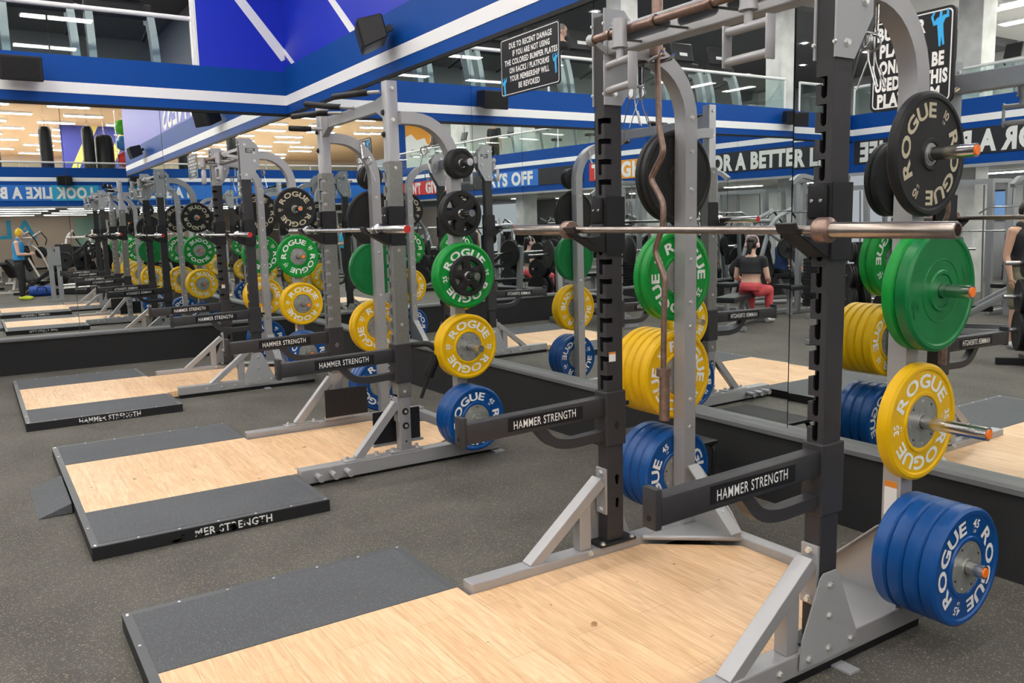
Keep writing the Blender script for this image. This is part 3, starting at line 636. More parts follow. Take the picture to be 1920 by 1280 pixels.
def rackA(X, dy, label):
    t = thing('power_rack', label, 'power rack', (X, -1.2+dy, 0), 0, 'power racks along the mirror wall')
    YF, YB = -1.44, -1.34
    slots = [2.116-.0905*i for i in range(14)]
    for s in (-1, 1):
        mb, cut = upright(s, .558, .629, YF, YB, .128, 2.56, CHAR, slots, (.44, .325)); boolean(mb, cut, 'upright', t, SH)
        xc = s*.5935
        mb = MB(); mb.box((xc-.06, YF-.06, .116) if s > 0 else (xc-.045, YF-.06, .116), (xc+.045, YB+.06, .128) if s > 0 else (xc+.06, YB+.06, .128), BLKS, .002); bolts(mb, [(xc-s*.048, YF-.04, .128), (xc-s*.048, YB+.04, .128)], (0, 0, 1)); mb.build('foot_plate', t, SH)
        mb = MB(); mb.box((xc-.0405, -2.20, .033), (xc+.0405, -.775, .115), SILV, .006); mb.box((xc-.032, -2.19, 0), (xc+.032, -.79, .033), BLK); mb.box((min(xc, xc+s*.11), YF+.09, .001), (max(xc, xc+s*.11), YF+.15, .009), LGREY)
        bolts(mb, [(xc+s*.0405, y, .072) for y in (-1.93, -1.78, -1.65)], (s, 0, 0)); bolts(mb, [(xc-s*.0405, y, .10) for y in (-1.55,)], (-s, 0, 0)); mb.build('base_tube', t, SH)
        mb = MB(); mb.bar((xc, -1.875, .100), (xc, YF-.022, .432), .066, .050, SILV, up=(0, 0, 1), bev=.003)
        mb.box((xc-.036, YF-.012, .265), (xc+.036, YF-.0005, .490), SILV, .002)
        mb.prism([(-1.60, .116), (-1.60, .30), (-1.535, .36), (-1.535, .116)], 'x', xc-.028, xc+.028, SILV, .002)
        bolts(mb, [(xc, YF-.012, .468), (xc, YF-.012, .285)], (0, -1, 0)); mb.build('front_brace', t, SH)
        xo = s*.640; a, b = sorted((xo, xo+s*.006)); mb = MB(); mb.prism([(-1.555, .06), (-1.545, .165), (-1.452, .375), (-1.435, .39), (-1.365, .39), (-1.35, .375), (-1.235, .12), (-1.235, .06)], 'x', a, b, LGREY)
        bolts(mb, [(b if s > 0 else a, y, z) for y, z in ((-1.40, .34), (-1.40, .225), (-1.40, .10), (-1.27, .10), (-1.51, .09))], (s, 0, 0)); mb.box((min(xo, xc), -1.43, .2), (max(xo, xc)-.0, -1.36, .37), LGREY); mb.build('side_gusset', t, SH)
        for q, xx in ((0, s*.630), (1, s*.549)):
            a, b = sorted((xx, xx+s*.008)); mb = MB(); mb.prism([(YF-.004, 2.585), (-1.33, 2.585), (-1.25, 2.50), (-1.25, 2.32), (-1.345, 2.172), (YF-.004, 2.172)], 'x', a, b, LGREY)
            bolts(mb, [((b if s > 0 else a) if q == 0 else (a if s > 0 else b), y, z) for y, z in ((-1.39, 2.52), (-1.39, 2.22), (-1.30, 2.44), (-1.30, 2.36))], (s if q == 0 else -s, 0, 0))
            bolts(mb, [((a+b)/2, YF-.004, z) for z in (2.22, 2.52)], (0, -1, 0), .006, .008)
            o = mb.build('top_gusset', t, SH)
            if q == 0:
                l = MB(); f = (b if s > 0 else a); l.box((min(f, f+s*.002), -1.385, 2.44), (max(f, f+s*.002), -1.29, 2.485), BLK); l.fit('HAMMER', TM((f+s*.0026, -1.3375, 2.473), (0, s, 0), (0, 0, 1)), .075, .014, LETW, .01); l.fit('STRENGTH', TM((f+s*.0026, -1.3375, 2.453), (0, s, 0), (0, 0, 1)), .08, .014, LETW, .01); l.build('maker_badge', o, SH)
        post(t, s, PX, PY, 2.12, -1.36, 2.42, bolts_z=(2.14, 1.98, 1.80, 1.66, 1.46, 1.25, 1.13, .76, .62))
        xi = s*.546; mb = MB(); pl = [(xi, .116), (xi, .42), (s*.51, .415), (s*.30, .235), (s*.235, .15), (s*.235, .116)]; mb.prism(pl, 'y', PY+.035, PY+.041, SILV)
        mb.bar((s*.525, PY, .425), (s*.232, PY, .150), .07, .006, SILV, up=(-s*.7, 0, .7)); bolts(mb, [(s*.32, PY, .235), (s*.46, PY, .365)], (-s, 0, 1), .006, .006); mb.build('rear_gusset', t, SH)
        mb = MB(); mb.prism([(s*.553, -1.225), (s*.553, -.77), (s*.25, -.80)], 'z', .097, .110, LGREY); mb.tube([(s*.553, -1.222, .105), (s*.253, -.842, .105)], .014, SILV, 10); mb.build('corner_plate', t, SH)
        jcup(t, xc, s, YF, 1.602, BLKS)
        mb = MB(); mb.box((xc-.045, YF-.010, .600), (xc+.045, YB+.010, .863), CHAR, .006); mb.prism([(YF+.035, .70), (YF+.052, .725), (YF+.069, .70), (YF+.052, .675)], 'x', *sorted((xc-s*.0452, xc-s*.0462)), DARK); mb.bar((xc, YB+.01, .79), (xc, YB+.055, .79), .03, .02, BLKS); mb.build('arm_sleeve', t, SH)
        safety_arm(t, xc, YF-.005, -2.215, .838, .748)
    mb = MB(); mb.box((-.5525, -.852, .035), (.5525, -.778, .113), SILV, .006); mb.build('rear_cross_tube', t, SH)
    beam = MB(); beam.box((-.548, -1.43, 2.385), (.548, -1.35, 2.50), SILV, .006); cut = MB(); cut.box((-.56, -1.424, 2.391), (.56, -1.356, 2.494), DARK)
    for xc in (-.41, -.25, .0, .25, .41):
        hw = .075 if xc else .085; pl = [(xc+hw+.026*math.cos(a), 2.442+.026*math.sin(a)) for a in [-PI/2+k*PI/6 for k in range(7)]]+[(xc-hw-.026*math.cos(a), 2.442-.026*math.sin(a)) for a in [-PI/2+k*PI/6 for k in range(7)]]
        cut.prism(pl, 'y', -1.45, -1.41, DARK)
    boolean(beam, cut, 'cross_beam', t, SH)
    mb = MB(); mb.tube([(-.50, -1.56, 2.425), (.50, -1.56, 2.425)], .017, RUST, 14)
    for x in (-.37, -.10, .20, .40): mb.lathe([(-.008, .023), (.008, .023)], (x, -1.56, 2.425), (1, 0, 0), RUST, 14); mb.bar((x, -1.56, 2.41), (x+.05, -1.43, 2.40), .008, .008, BLKS)
    o = mb.build('pull_up_bar', t, SH)
    for s in (-1, 1):
        mb = MB(); mb.lathe([(0, .02), (s*.03, .026), (s*.04, .02), (s*.04, 0)], (s*.47, -1.56, 2.425), (1, 0, 0), SILV, 14); mb.bar((s*.49, -1.56, 2.425), (s*.552, -1.43, 2.40), .012, .03, SILV); mb.build('bar_bracket', o, SH)
    for hx, ang in ((-.262, -.18), (.405, -.05)):
        mb = MB(); c = V((hx, -1.60, 2.40)); mb.cyl(c+V((0, 0, -.05)), c+V((0, 0, .06)), .030, SILV, 18); mb.lathe([(-.052, .033), (-.042, .033)], c, (0, 0, 1), SILV, 18); mb.cyl(c+V((0, 0, -.10)), c+V((0, 0, -.05)), .015, SILV, 12)
        d = V((math.cos(ang), math.sin(ang), 0))
        for dz in (-.105, -.205): mb.cyl(c-d*.095+V((0, 0, dz)), c+d*.095+V((0, 0, dz)), .0155, SILV, 14)
        for k in (-1, 1):
            q = c+d*(.099*k)+V((0, 0, -.155)); mb.bar(q-V((0, 0, .075)), q+V((0, 0, .075)), .008, .042, SILV, up=(-d.y, d.x, 0)) if False else mb.bar(q-V((0, 0, .072)), q+V((0, 0, .072)), .042, .008, SILV, up=d, bev=.003)
        mb.build('grip_handle', t, SH)
    horns(t, PX, PY, ZH, (.315, .30, .215, .205))
    for s in (-1, 1):
        mb = MB(); mb.tube([(s*.60, -1.17, 2.40), (s*.60, -1.17, 2.275), (s*.60, -1.26, 2.272), (s*.60, -1.27, 2.30)], .006, STEEL, 8, fillet=.015); mb.build('clip_hook', t, SH)
    mb = MB(); mb.box((.556, PY-.0395, .485), (.608, PY-.0382, .625), LABELW); mb.box((.556, PY-.0398, .60), (.608, PY-.0394, .625), LABELO); mb.build('warning_label', t, SH)
    mb = MB(); mb.box((-.5575, -1.425, 1.005), (-.5568, -1.385, 1.05), LABELW); mb.box((-.5568, -1.425, 1.04), (-.5564, -1.385, 1.05), LABELO); mb.build('warning_label', t, SH)
    return t
RA = rackA(9.2, 0, 'nearest power rack, dark charcoal uprights on a silver base')
r3 = dup(RA, 'farthest power rack, charcoal uprights with grey top plates, beside the end wall', (2.29, -1.26, 0))
# ------------------------------------------------------------------ the middle rack: silver, straight pull-up beam with black grips
def rackB(X):
    t = thing('power_rack', 'middle power rack, all silver uprights with black pull-up grips on top', 'power rack', (X, -1.2, 0), 0, 'power racks along the mirror wall')
    YF, YB = -1.52, -1.44
    for s in (-1, 1):
        xc = s*.62
        mb = MB(); mb.box((xc-.04, YF, .13), (xc+.04, YB, 2.60), SILV, .006); bolts(mb, [(xc+s*.04, -1.48, z) for z in (2.55, 2.35)], (s, 0, 0)); bolts(mb, [(xc-.02, YF, z) for z in (2.40, 2.26)], (0, -1, 0), .016, .014, BLKS)
        bolts(mb, [(xc+s*.04, -1.48, z) for z in (.40, .30)], (s, 0, 0), .012, .012, BOLT); mb.lathe([(0, .024), (.006, .022), (.006, .012)], (xc+s*.04, -1.48, .40), (s, 0, 0), BLK, 14); mb.lathe([(0, .024), (.006, .022), (.006, .012)], (xc+s*.04, -1.48, .30), (s, 0, 0), BLK, 14); mb.cyl((xc+s*.039, -1.48, .19), (xc+s*.0405, -1.48, .19), .007, DARK, 8); mb.build('upright', t, SH)
        mbu, cut = upright(s, .572, .668, YF-.012, YB+.012, .50, 2.085, GALV, [2.04-.0905*i for i in range(13)]); o = boolean(mbu, cut, 'slotted_sleeve', t, SH)
        mb = MB(); bolts(mb, [(s*.668, -1.48, z) for z in (2.04, 1.50, 1.0, .54)], (s, 0, 0), .009, .008); mb.build('sleeve_bolts', o, SH)
        mb = MB(); mb.box((xc-.0475, -2.232, .02), (xc+.0475, -.72, .115), SILV, .005); mb.box((xc-.03, -2.2, 0), (xc+.03, -.8, .02), BLK)
        mb.box((min(xc, xc+s*.10), -.80, 0), (max(xc, xc+s*.10), -.72, .012), LGREY); mb.build('base_tube', t, SH)
        for k, y in enumerate((-2.13, -2.03, -1.93)):
            mb = MB(); mb.cyl((xc+s*.0475, y, .068), (xc+s*.125, y, .068), .0195, SILV, 14); mb.lathe([(0, .024), (.012, .024), (.012, 0)], (xc+s*.125, y, .068), (s, 0, 0), SILV, 16); mb.build('band_peg', t, SH)
        mb = MB(); mb.box((xc-.042, -1.93, .115), (xc+.042, -1.66, .124), SILV, .002); mb.bar((xc, -1.83, .12), (xc, YF-.01, .46), .055, .055, SILV, bev=.004); mb.box((xc-.035, YF-.012, .33), (xc+.035, YF-.0005, .52), SILV)
        bolts(mb, [(xc, -1.90, .124), (xc, -1.69, .124)], (0, 0, 1), .013, .02); mb.build('front_brace', t, SH)
        mb = MB(); mb.box((xc-.046, -1.60, .115), (xc+.046, -1.36, .13), SILV, .002); bolts(mb, [(xc-.0, -1.57, .13), (xc, -1.385, .13)], (0, 0, 1), .013, .02); mb.build('foot_plate', t, SH)
        post(t, s, .67, -1.05, 2.05, -1.44, 2.36, bolts_z=(1.9, 1.6, 1.45, 1.1, .7))
        jcup(t, xc, s, YF-.012, 1.626, BLKS)
        mb = MB(); mb.box((xc-.054, YF-.022, .60), (xc+.054, YB+.022, .87), CHAR, .006); mb.prism([(-1.50, .73), (-1.48, .755), (-1.46, .73), (-1.48, .705)], 'x', *sorted((xc-s*.0542, xc-s*.0552)), STEEL); mb.build('arm_sleeve', t, SH)
        safety_arm(t, xc, YF-.02, -2.335, .838, .748)
        mb = MB(); mb.tube([(s*.632, -1.17, 2.33), (s*.61, -1.17, 2.30), (s*.60, -1.17, 2.22), (s*.58, -1.17, 2.20), (s*.46, -1.17, 2.205)], .008, STEEL, 8, fillet=.02); mb.build('clip_hook', t, SH)
    mb = MB(); mb.box((-.572, -.80, .02), (.572, -.725, .10), SILV, .005); mb.build('rear_cross_tube', t, SH)
    mb = MB(); mb.box((-.58, -1.50, 2.42), (.58, -1.46, 2.50), SILV, .004)
    for s in (-1, 1): mb.prism([(s*.58, 2.36), (s*.58, 2.52), (s*.45, 2.50), (s*.45, 2.42)], 'y', -1.505, -1.455, SILV)
    mb.build('cross_beam', t, SH)
    for pts in ([(.58, -1.53, 2.535), (.47, -1.62, 2.535), (.10, -1.66, 2.56)], [(.06, -1.50, 2.50), (-.05, -1.62, 2.515), (-.36, -1.70, 2.57)], [(-.16, -1.50, 2.49), (-.30, -1.62, 2.50), (-.78, -1.66, 2.53)], [(-.58, -1.50, 2.42), (-.62, -1.63, 2.42), (-.70, -1.72, 2.43)]):
        mb = MB(); mb.tube(pts, .012, SILV, 10, fillet=.06); o = mb.build('pull_up_grip', t, SH); a, b, c = [V(p) for p in pts]; mb = MB(); q = b+(c-b)*.1; mb.tube([a+(b-a)*.62, b, q, c], .0215, BLK, 12, fillet=.05); mb.build('rubber_sleeve', o, SH)
    # tread-plate foot steps and the dip handle kept in the rack
    for x, f in ((-.50, 1), (.50, -1)):
        mb = MB(); y0, y1 = (-1.63, -1.27) if f > 0 else (-1.655, -1.295); mb.box((x-.004, y0, .16), (x+.004, y1, .385), BLKS, .003)
        for i in range(11):
            for j in range(6):
                c_ = V((x+f*.005, y0+.025+.031*i, .185+.034*j)); d_ = V((0, .011, .011 if (i+j) % 2 else -.011)); mb.bar(c_-d_, c_+d_, .006, .003, BLKS, up=(f, 0, 0))
        mb.bar((x, -1.46, .27), (x-f*.07, -1.46, .27), .05, .05, BLKS); mb.bar((x-f*.012, y0-.01, .152), (x-f*.012, y1+.01, .152), .03, .014, SILV); mb.build('foot_step', t, SH)
    mb = MB(); mb.tube([(.575, -1.43, .84), (.70, -1.30, .86), (.72, -1.24, .80)], .022, BLKS, 10, fillet=.05); mb.tube([(.72, -1.24, .80), (.70, -1.30, .66), (.67, -1.36, .48)], .012, BLKS, 10); o = mb.build('dip_handle', t, SH); mb = MB(); mb.cyl((.716, -1.25, .775), (.695, -1.312, .63), .034, BLK, 14); mb.build('foam_sleeve', o, SH)
    horns(t, .67, -1.05, (.33, .825, 1.315, 1.735, 2.07), (.30, .27, .25, .205, .20), None)
    return t
rackB(5.86)
# ------------------------------------------------------------------ loads
def stackset(X, dy, px, py, zs, s, rack, sets):
    for hi, (z, (kinds, rots)) in enumerate(zip(zs, sets)):
        if kinds: load(X, py+dy, z-.0012, s, px+.038, kinds, rots, rack, hi)
stackset(9.2, 0, PX, PY, ZH, 1, 'nearest', [(['blue']*4, [1.25]), (['yellow'], [.05]), (['green', 'plain'], [.3, 0]), (['black'], [1.0])])
stackset(9.2, 0, PX, PY, ZH, -1, 'nearest', [(['blue']*4, [1.0]), (['yellow']*5, [.75, .2, 2]), (['green', 'green'], [.55, 1]), (['kplain', 'kplain'], [.4, 1.3])])
HN[4] = 'top peg'; HN[3] = 'fourth peg up'
stackset(5.86, 0, .67, -1.05, (.33, .825, 1.315, 1.735, 2.07), 1, 'middle', [(['blue']*3, [.72]), (['yellow']*2, [-.08]), (['green', 'green', 'grip'], [.1, .1, .1]), (['biggrip', 'biggrip'], [.2, .45]), (['small', 'small'], [0])])
stackset(5.86, 0, .67, -1.05, (.33, .825, 1.315, 1.735, 2.07), -1, 'middle', [(['blue']*3, [.45]), (['yellow']*2, [.5, .2]), (['plain'], [0]), (['kplain'], [.3]), (['small', 'small'], [0])])
HN[3] = 'top peg'
stackset(2.29, -.06, PX, PY, ZH, 1, 'farthest', [(['blue']*3, [.7]), (['yellow']*2, [-.15]), (['green'], [.55]), (['black'], [.05])])
stackset(2.29, -.06, PX, PY, ZH, -1, 'farthest', [(['blue']*2, [-.8]), (['yellow']*3, [.6]), (['green']*2, [-.6, .2]), (['black', 'black'], [-.5, .4])])
# ------------------------------------------------------------------ barbells
def barbell(x, y, z, label, sleeve, cap, tilt=0.0, group=None):
    t = thing('barbell', label, 'barbell', (x, y, z), 0, group); t.rotation_euler = (0, tilt, 0)
    mb = MB(); mb.cyl((-.665, 0, 0), (.665, 0, 0), .0145, sleeve, 18); mb.build('shaft', t)
    for s in (-1, 1):
        mb = MB(); mb.lathe([(.71, .022), (.71, .0252), (1.108, .0252), (1.113, .022), (1.113, .017), (1.09, .017), (1.09, 0)], (0, 0, 0), (s, 0, 0), sleeve, 24); mb.build('sleeve', t)
        mb = MB(); mb.lathe([(.655, .015), (.655, .038), (.66, .041), (.70, .041), (.705, .038), (.71, .026)], (0, 0, 0), (s, 0, 0), RUST if sleeve is BARST else STEEL, 24); mb.build('collar', t)
        if cap: mb = MB(); mb.lathe([(1.1125, .024), (1.1135, .024), (1.1135, .0)], (0, 0, 0), (s, 0, 0), cap, 20); mb.build('end_cap', t)
barbell(9.235, -1.582, 1.6155, 'worn rusty barbell racked across the nearest rack', BARST, None, .008)
barbell(5.80, -1.60, 1.6395, 'steel barbell with red end caps racked across the middle rack', STEEL, RED)
barbell(2.20, -1.56, 1.6155, 'steel barbell racked across the farthest rack', STEEL, RED)
# EZ curl bar hanging through the fork bracket of the nearest rack
t = thing('curl_bar', 'rusty zigzag curl bar hanging upright inside the nearest rack', 'curl bar', (8.75, -1.18, .72))
Z0 = V((-8.75, 1.18, -.72)); EY = -1.18
mb = MB(); mb.tube([(x+.064, EY, z) for x, z in ((8.640, 2.43), (8.652, 2.073), (8.685, 1.963), (8.594, 1.849), (8.681, 1.735), (8.681, 1.637), (8.622, 1.514), (8.692, 1.391), (8.687, 1.19), (8.684, .96))], .0145, RUST, 12, fillet=.03); mb.build('shaft', t, Z0)
for za, zb, xx in ((.712, .925, 8.755), (2.425, 2.68, 8.704)): mb = MB(); mb.cyl((xx, EY, za), (xx, EY, zb), .0252, RUST, 18); mb.build('sleeve', t, Z0)
for za, zb, xx in ((.925, .962, 8.75), (2.393, 2.425, 8.704)): mb = MB(); mb.cyl((xx, EY, za), (xx, EY, zb), .036, RUST, 20); mb.build('collar', t, Z0)
mb = MB(); mb.box((8.58, EY-.034, 2.366), (8.675, EY+.034, 2.376), CHROME); mb.tube([(8.675, EY-.026, 2.371), (8.72, EY-.027, 2.383), (8.745, EY-.028, 2.383), (8.765, EY-.028, 2.40)], .009, CHROME, 8); mb.tube([(8.675, EY+.026, 2.371), (8.72, EY+.027, 2.374), (8.76, EY+.028, 2.374), (8.785, EY+.028, 2.39)], .009, CHROME, 8)
tag(mb.build('fork_bracket'), 'chrome fork bracket on the nearest rack holding the curl bar', 'bracket')
def spring_clip(x, y, z, rz, label):
    mb = MB(); pts = []
    for k in range(49): a = -PI/2+k/48*2*PI*2.5; pts.append((.027*math.cos(a), -.012+.024*k/48, .027*math.sin(a)))
    mb.tube([(-.045, -.012, -.155), (-.012, -.012, -.06)]+pts+[(.012, .012, -.06), (.04, .012, -.15), (.05, .012, -.155), (.028, .012, -.085)], .0028, WIRE, 6)
    o = mb.build('spring_clip'); o.location = (x, y, z); o.rotation_euler = (0, 0, rz); tag(o, label, 'barbell clip', 'steel spring clips hanging on the racks')
spring_clip(8.60, -1.195, 2.243, .6, 'front one of two steel spring clips hanging on the left post of the nearest rack'); spring_clip(8.60, -1.243, 2.243, .1, 'rear one of two steel spring clips beside the curl bar of the nearest rack')
spring_clip(9.80, -1.195, 2.243, .5, 'front one of two steel spring clips hanging on the right post of the nearest rack'); spring_clip(9.80, -1.243, 2.243, 0, 'rear one of two steel spring clips, in front of the bumper plates sign')
spring_clip(6.34, -1.17, 2.175, .6, 'steel spring clip hanging on the right post of the middle rack'); spring_clip(5.38, -1.17, 2.175, .6, 'steel spring clip hanging on the left post of the middle rack')
spring_clip(2.89, -1.27, 2.243, .3, 'steel spring clip hanging on the right post of the farthest rack'); spring_clip(1.69, -1.27, 2.243, .3, 'steel spring clip hanging on the left post of the farthest rack')
mb = MB()
for y in (-.60, -.28):
    mb.tube([(7.62, y, .02), (8.28, y, .02)], .015, BLKS, 8); mb.tube([(7.70, y, .02), (7.70, y, .33), (8.22, y, .33), (8.22, y, .02)], .015, BLKS, 8, fillet=.05)
for x in (7.64, 8.26): mb.tube([(x, -.60, .02), (x, -.28, .02)], .015, BLKS, 8)
mb.box((7.68, -.62, .335), (8.24, -.26, .36), BLK, .01)
tag(mb.build('step_stool'), 'low black metal step frame on the floor behind the nearest rack', 'step stool')
# ------------------------------------------------------------------ people
def remesh(mb, vox, it=3):
    """union of overlapping closed shapes as one continuous smooth skin"""
    o = mb.build('tmp'); md = o.modifiers.new('r', 'REMESH'); md.mode = 'VOXEL'; md.voxel_size = vox; md.use_smooth_shade = True
    sm = o.modifiers.new('s', 'SMOOTH'); sm.iterations = it; sm.factor = .5
    dg = bpy.context.evaluated_depsgraph_get(); dg.update(); me = bpy.data.meshes.new_from_object(o.evaluated_get(dg))
    vs = [v.co.copy() for v in me.vertices]; fs = [list(q.vertices) for q in me.polygons]
    bpy.data.objects.remove(o); bpy.data.meshes.remove(me); return vs, fs
def cap(mb, a, b, ra, rb, m):
    a = V(a); b = V(b); L = (b-a).length
    mb.lathe([(-ra*math.cos(k*PI/8), ra*math.sin(k*PI/8)) for k in range(5)]+[(L+rb*math.sin(k*PI/8), rb*math.cos(k*PI/8)) for k in range(5)], a, b-a, m, 14)
def ell(mb, c, fw, up, r, m):
    """ellipsoid with radii (forward, side, up)"""
    sd = up.cross(fw); n = 16; k = mb.mi(m); prev = None; c = V(c); rings = []
    for i in range(9):
        t = -PI/2+PI*i/8
        if i in (0, 8): rings.append([mb.bm.verts.new(c+up*r[2]*math.sin(t))])
        else: rings.append([mb.bm.verts.new(c+up*r[2]*math.sin(t)+(fw*r[0]*math.cos(q*2*PI/n)+sd*r[1]*math.sin(q*2*PI/n))*math.cos(t)) for q in range(n)])
    for A, B in zip(rings, rings[1:]):
        for i in range(n):
            j = (i+1) % n; q = [A[0], B[j], B[i]] if len(A) == 1 else [A[i], A[j], B[0]] if len(B) == 1 else [A[i], A[j], B[j], B[i]]
            f = mb.bm.faces.new(q); f.material_index = k; f.smooth = True
def loft(mb, rings, m):
    """closed tube of elliptical sections: (centre, forward axis, side radius, forward radius)"""
    n = 18; k = mb.mi(m); R_ = []
    for c, fw, rs, rf in rings:
        c = V(c); fw = V(fw).normalized(); R_.append([mb.bm.verts.new(c+V((0, 1, 0))*rs*math.sin(q*2*PI/n)+fw*rf*math.cos(q*2*PI/n)) for q in range(n)])
    for A, B in zip(R_, R_[1:]):
        for i in range(n):
            j = (i+1) % n; f = mb.bm.faces.new([A[i], A[j], B[j], B[i]]); f.material_index = k; f.smooth = True
    for rg in (R_[0], R_[-1]): mb.bm.faces.new(rg).material_index = k
def mix(a, b, t): return V(a)*(1-t)+V(b)*t
def torso(P, g=0.0, t0=0.0, t1=1.0):
    """elliptical sections up the spine from the seat (0) to the neck base (1), grown by g"""
    pel, wai, che, nec = (V(P[k]) for k in ('pel', 'wai', 'che', 'nec')); out = []
    for t, rs, rf in ((0, .150, .105), (.14, .168, .118), (.36, .138, .100), (.62, .160, .118), (.80, .172, .112), (.91, .150, .088), (1.0, .075, .066)):
        if not t0-1e-6 <= t <= t1+1e-6: continue
        q = t*3; c = mix(pel, wai, q) if q < 1 else mix(wai, che, q-1) if q < 2 else mix(che, nec, q-2)
        ax = (mix(wai, che, .5)-mix(pel, wai, .5)) if q < 1.5 else (nec-wai); ax.normalize(); fw = V((0, 1, 0)).cross(ax); out.append((c, fw, rs+g, rf+g))
    return out
def person(label, loc, rz, P, skin, hair, top, bottom, shoes, sleeve=.5, legw=1.0, extra=None, crop=False, sc=1.0):
    t = thing('person', label, 'person', loc, rz); t.scale = (sc, sc, sc)
    h = V(P['hea']); up = (h-V(P['nec'])).normalized(); up = (up*.5+V((0, 0, 1))*.5).normalized(); fw = V(P['nose'])-h; fw = (fw-fw.dot(up)*up).normalized(); sd = up.cross(fw)
    mb = MB(); loft(mb, torso(P), skin); cap(mb, V(P['nec'])-up*.03, h-up*.06-fw*.01, .060, .054, skin)
    ell(mb, h, fw, up, (.094, .076, .112), skin); ell(mb, h-up*.055+fw*.03, fw, up, (.058, .055, .062), skin); cap(mb, h+fw*.088+up*.012, h+fw*.105-up*.022, .009, .015, skin); ell(mb, h+fw*.062-up*.085, fw, up, (.024, .026, .02), skin)
    for s in (-1, 1): ell(mb, h+sd*.077*s-up*.012-fw*.008, fw, up, (.02, .010, .032), skin)
    for k in 'lr':
        cap(mb, mix(P['che'], P['nec'], .62), P['sh'+k], .062, .058, skin); cap(mb, P['sh'+k], P['el'+k], .056, .040, skin); cap(mb, P['el'+k], mix(P['el'+k], P['wr'+k], .35), .040, .041, skin); cap(mb, mix(P['el'+k], P['wr'+k], .35), P['wr'+k], .041, .026, skin)
        a = V(P['wr'+k]); b = V(P['pa'+k]); cap(mb, a, mix(a, b, .3), .026, .028, skin)
        cap(mb, P['hi'+k], P['kn'+k], .092, .058, skin); cap(mb, P['kn'+k], mix(P['kn'+k], P['an'+k], .3), .056, .058, skin); cap(mb, mix(P['kn'+k], P['an'+k], .3), P['an'+k], .058, .036, skin)
    vs, fs = remesh(mb, .011); mb = MB(); mb.faces(vs, fs, skin, True)
    for k, sg in (('l', 1), ('r', -1)):
        a = V(P['wr'+k]); b = V(P['pa'+k]); d = (b-a).normalized(); s_ = V((0, sg, 0)); s_ = (s_-s_.dot(d)*d).normalized(); pn = d.cross(s_)*sg; in_ = -s_
        q = MB(); 
        for u in (-.022, -.007, .008, .022): cap(q, a+d*.02+pn*u*.7, b+pn*u, .014, .0115, skin)
        vs, fs = remesh(q, .006, 2); mb.faces(vs, fs, skin, True)
        for u, L in ((.024, .066), (.008, .076), (-.008, .071), (-.023, .056)):
            c = b+pn*u; mb.tube([c-d*.012, c+d*L*.45+in_*.004, c+d*L*.8+in_*.020, c+d*L*.93+in_*.036], [.0092, .0088, .008, .0062], skin, 8)
        c = a+d*.035+pn*.024; mb.tube([c, c+pn*.022+d*.022+in_*.01, c+pn*.026+d*.052+in_*.022, c+pn*.018+d*.072+in_*.03], [.0125, .011, .0095, .0072], skin, 8)
    mb.build('body', t)
    mb = MB(); ew = mat('eye white', (.75, .74, .72), .3)
    for s in (-1, 1):
        e = h+fw*.083+sd*.031*s+up*.012; ell(mb, e, fw, up, (.010, .015, .010), ew); ell(mb, e+fw*.007, fw, up, (.005, .006, .006), BLK); mb.tube([e+fw*.008+up*.02-sd*.018, e+fw*.012+up*.026, e+fw*.006+up*.02+sd*.018], .004, hair or BLK, 6)
    ell(mb, h+fw*.088-up*.052, fw, up, (.007, .023, .0075), mat('lip tint', (.42, .16, .13), .5)); mb.build('face', t)
    if hair:
        mb = MB(); ell(mb, h+up*.016-fw*.016, fw, up, (.094, .084, .108), hair)
        if extra == 'bun': ell(mb, h-fw*.10+up*.05, fw, up, (.05, .055, .05), hair); mb.tube([h-fw*.09+up*.03, h-fw*.125-up*.06, h-fw*.11-up*.16], [.045, .04, .018], hair, 10)
        mb.build('hair', t)
    g = .016; mb = MB(); lo = .62 if crop else .14; rg = torso(P, g, lo, .91)
    if crop: c, f_, a_, b_ = rg[0]; rg = [(mix(P['wai'], P['che'], .45), f_, a_+.012, b_+.012)]+rg
    c, f_, a_, b_ = rg[-1]; loft(mb, rg+[(mix(P['che'], P['nec'], .86), f_, .085+g, .072+g)], top)
    for k in 'lr':
        if sleeve: cap(mb, mix(P['che'], P['nec'], .60), P['sh'+k], .064, .064, top); cap(mb, P['sh'+k], mix(P['sh'+k], P['el'+k], sleeve), .066, .056, top)
        else: cap(mb, mix(P['che'], P['nec'], .70)+(V(P['sh'+k])-V(P['che']))*.25, mix(P['che'], P['nec'], .80)+(V(P['sh'+k])-V(P['che']))*.42, .060, .045, top)
    vs, fs = remesh(mb, .014, 4); mb = MB(); mb.faces(vs, fs, top, True); mb.build('shirt', t)
    mb = MB(); loft(mb, torso(P, .012, 0, .14)+[(mix(P['pel'], P['wai'], .75), torso(P)[1][1], .158, .115)], bottom)
    for k in 'lr':
        if legw > 0: cap(mb, P['hi'+k], P['kn'+k], .104, .070*legw, bottom); cap(mb, P['kn'+k], mix(P['kn'+k], P['an'+k], .3), .070*legw, .068*legw, bottom); cap(mb, mix(P['kn'+k], P['an'+k], .3), mix(P['kn'+k], P['an'+k], .92), .068*legw, .047*legw, bottom)
        else: cap(mb, P['hi'+k], mix(P['hi'+k], P['kn'+k], .85), .106, .090, bottom)
    vs, fs = remesh(mb, .014, 4); mb = MB(); mb.faces(vs, fs, bottom, True); mb.build('trousers' if legw > 0 else 'shorts', t)
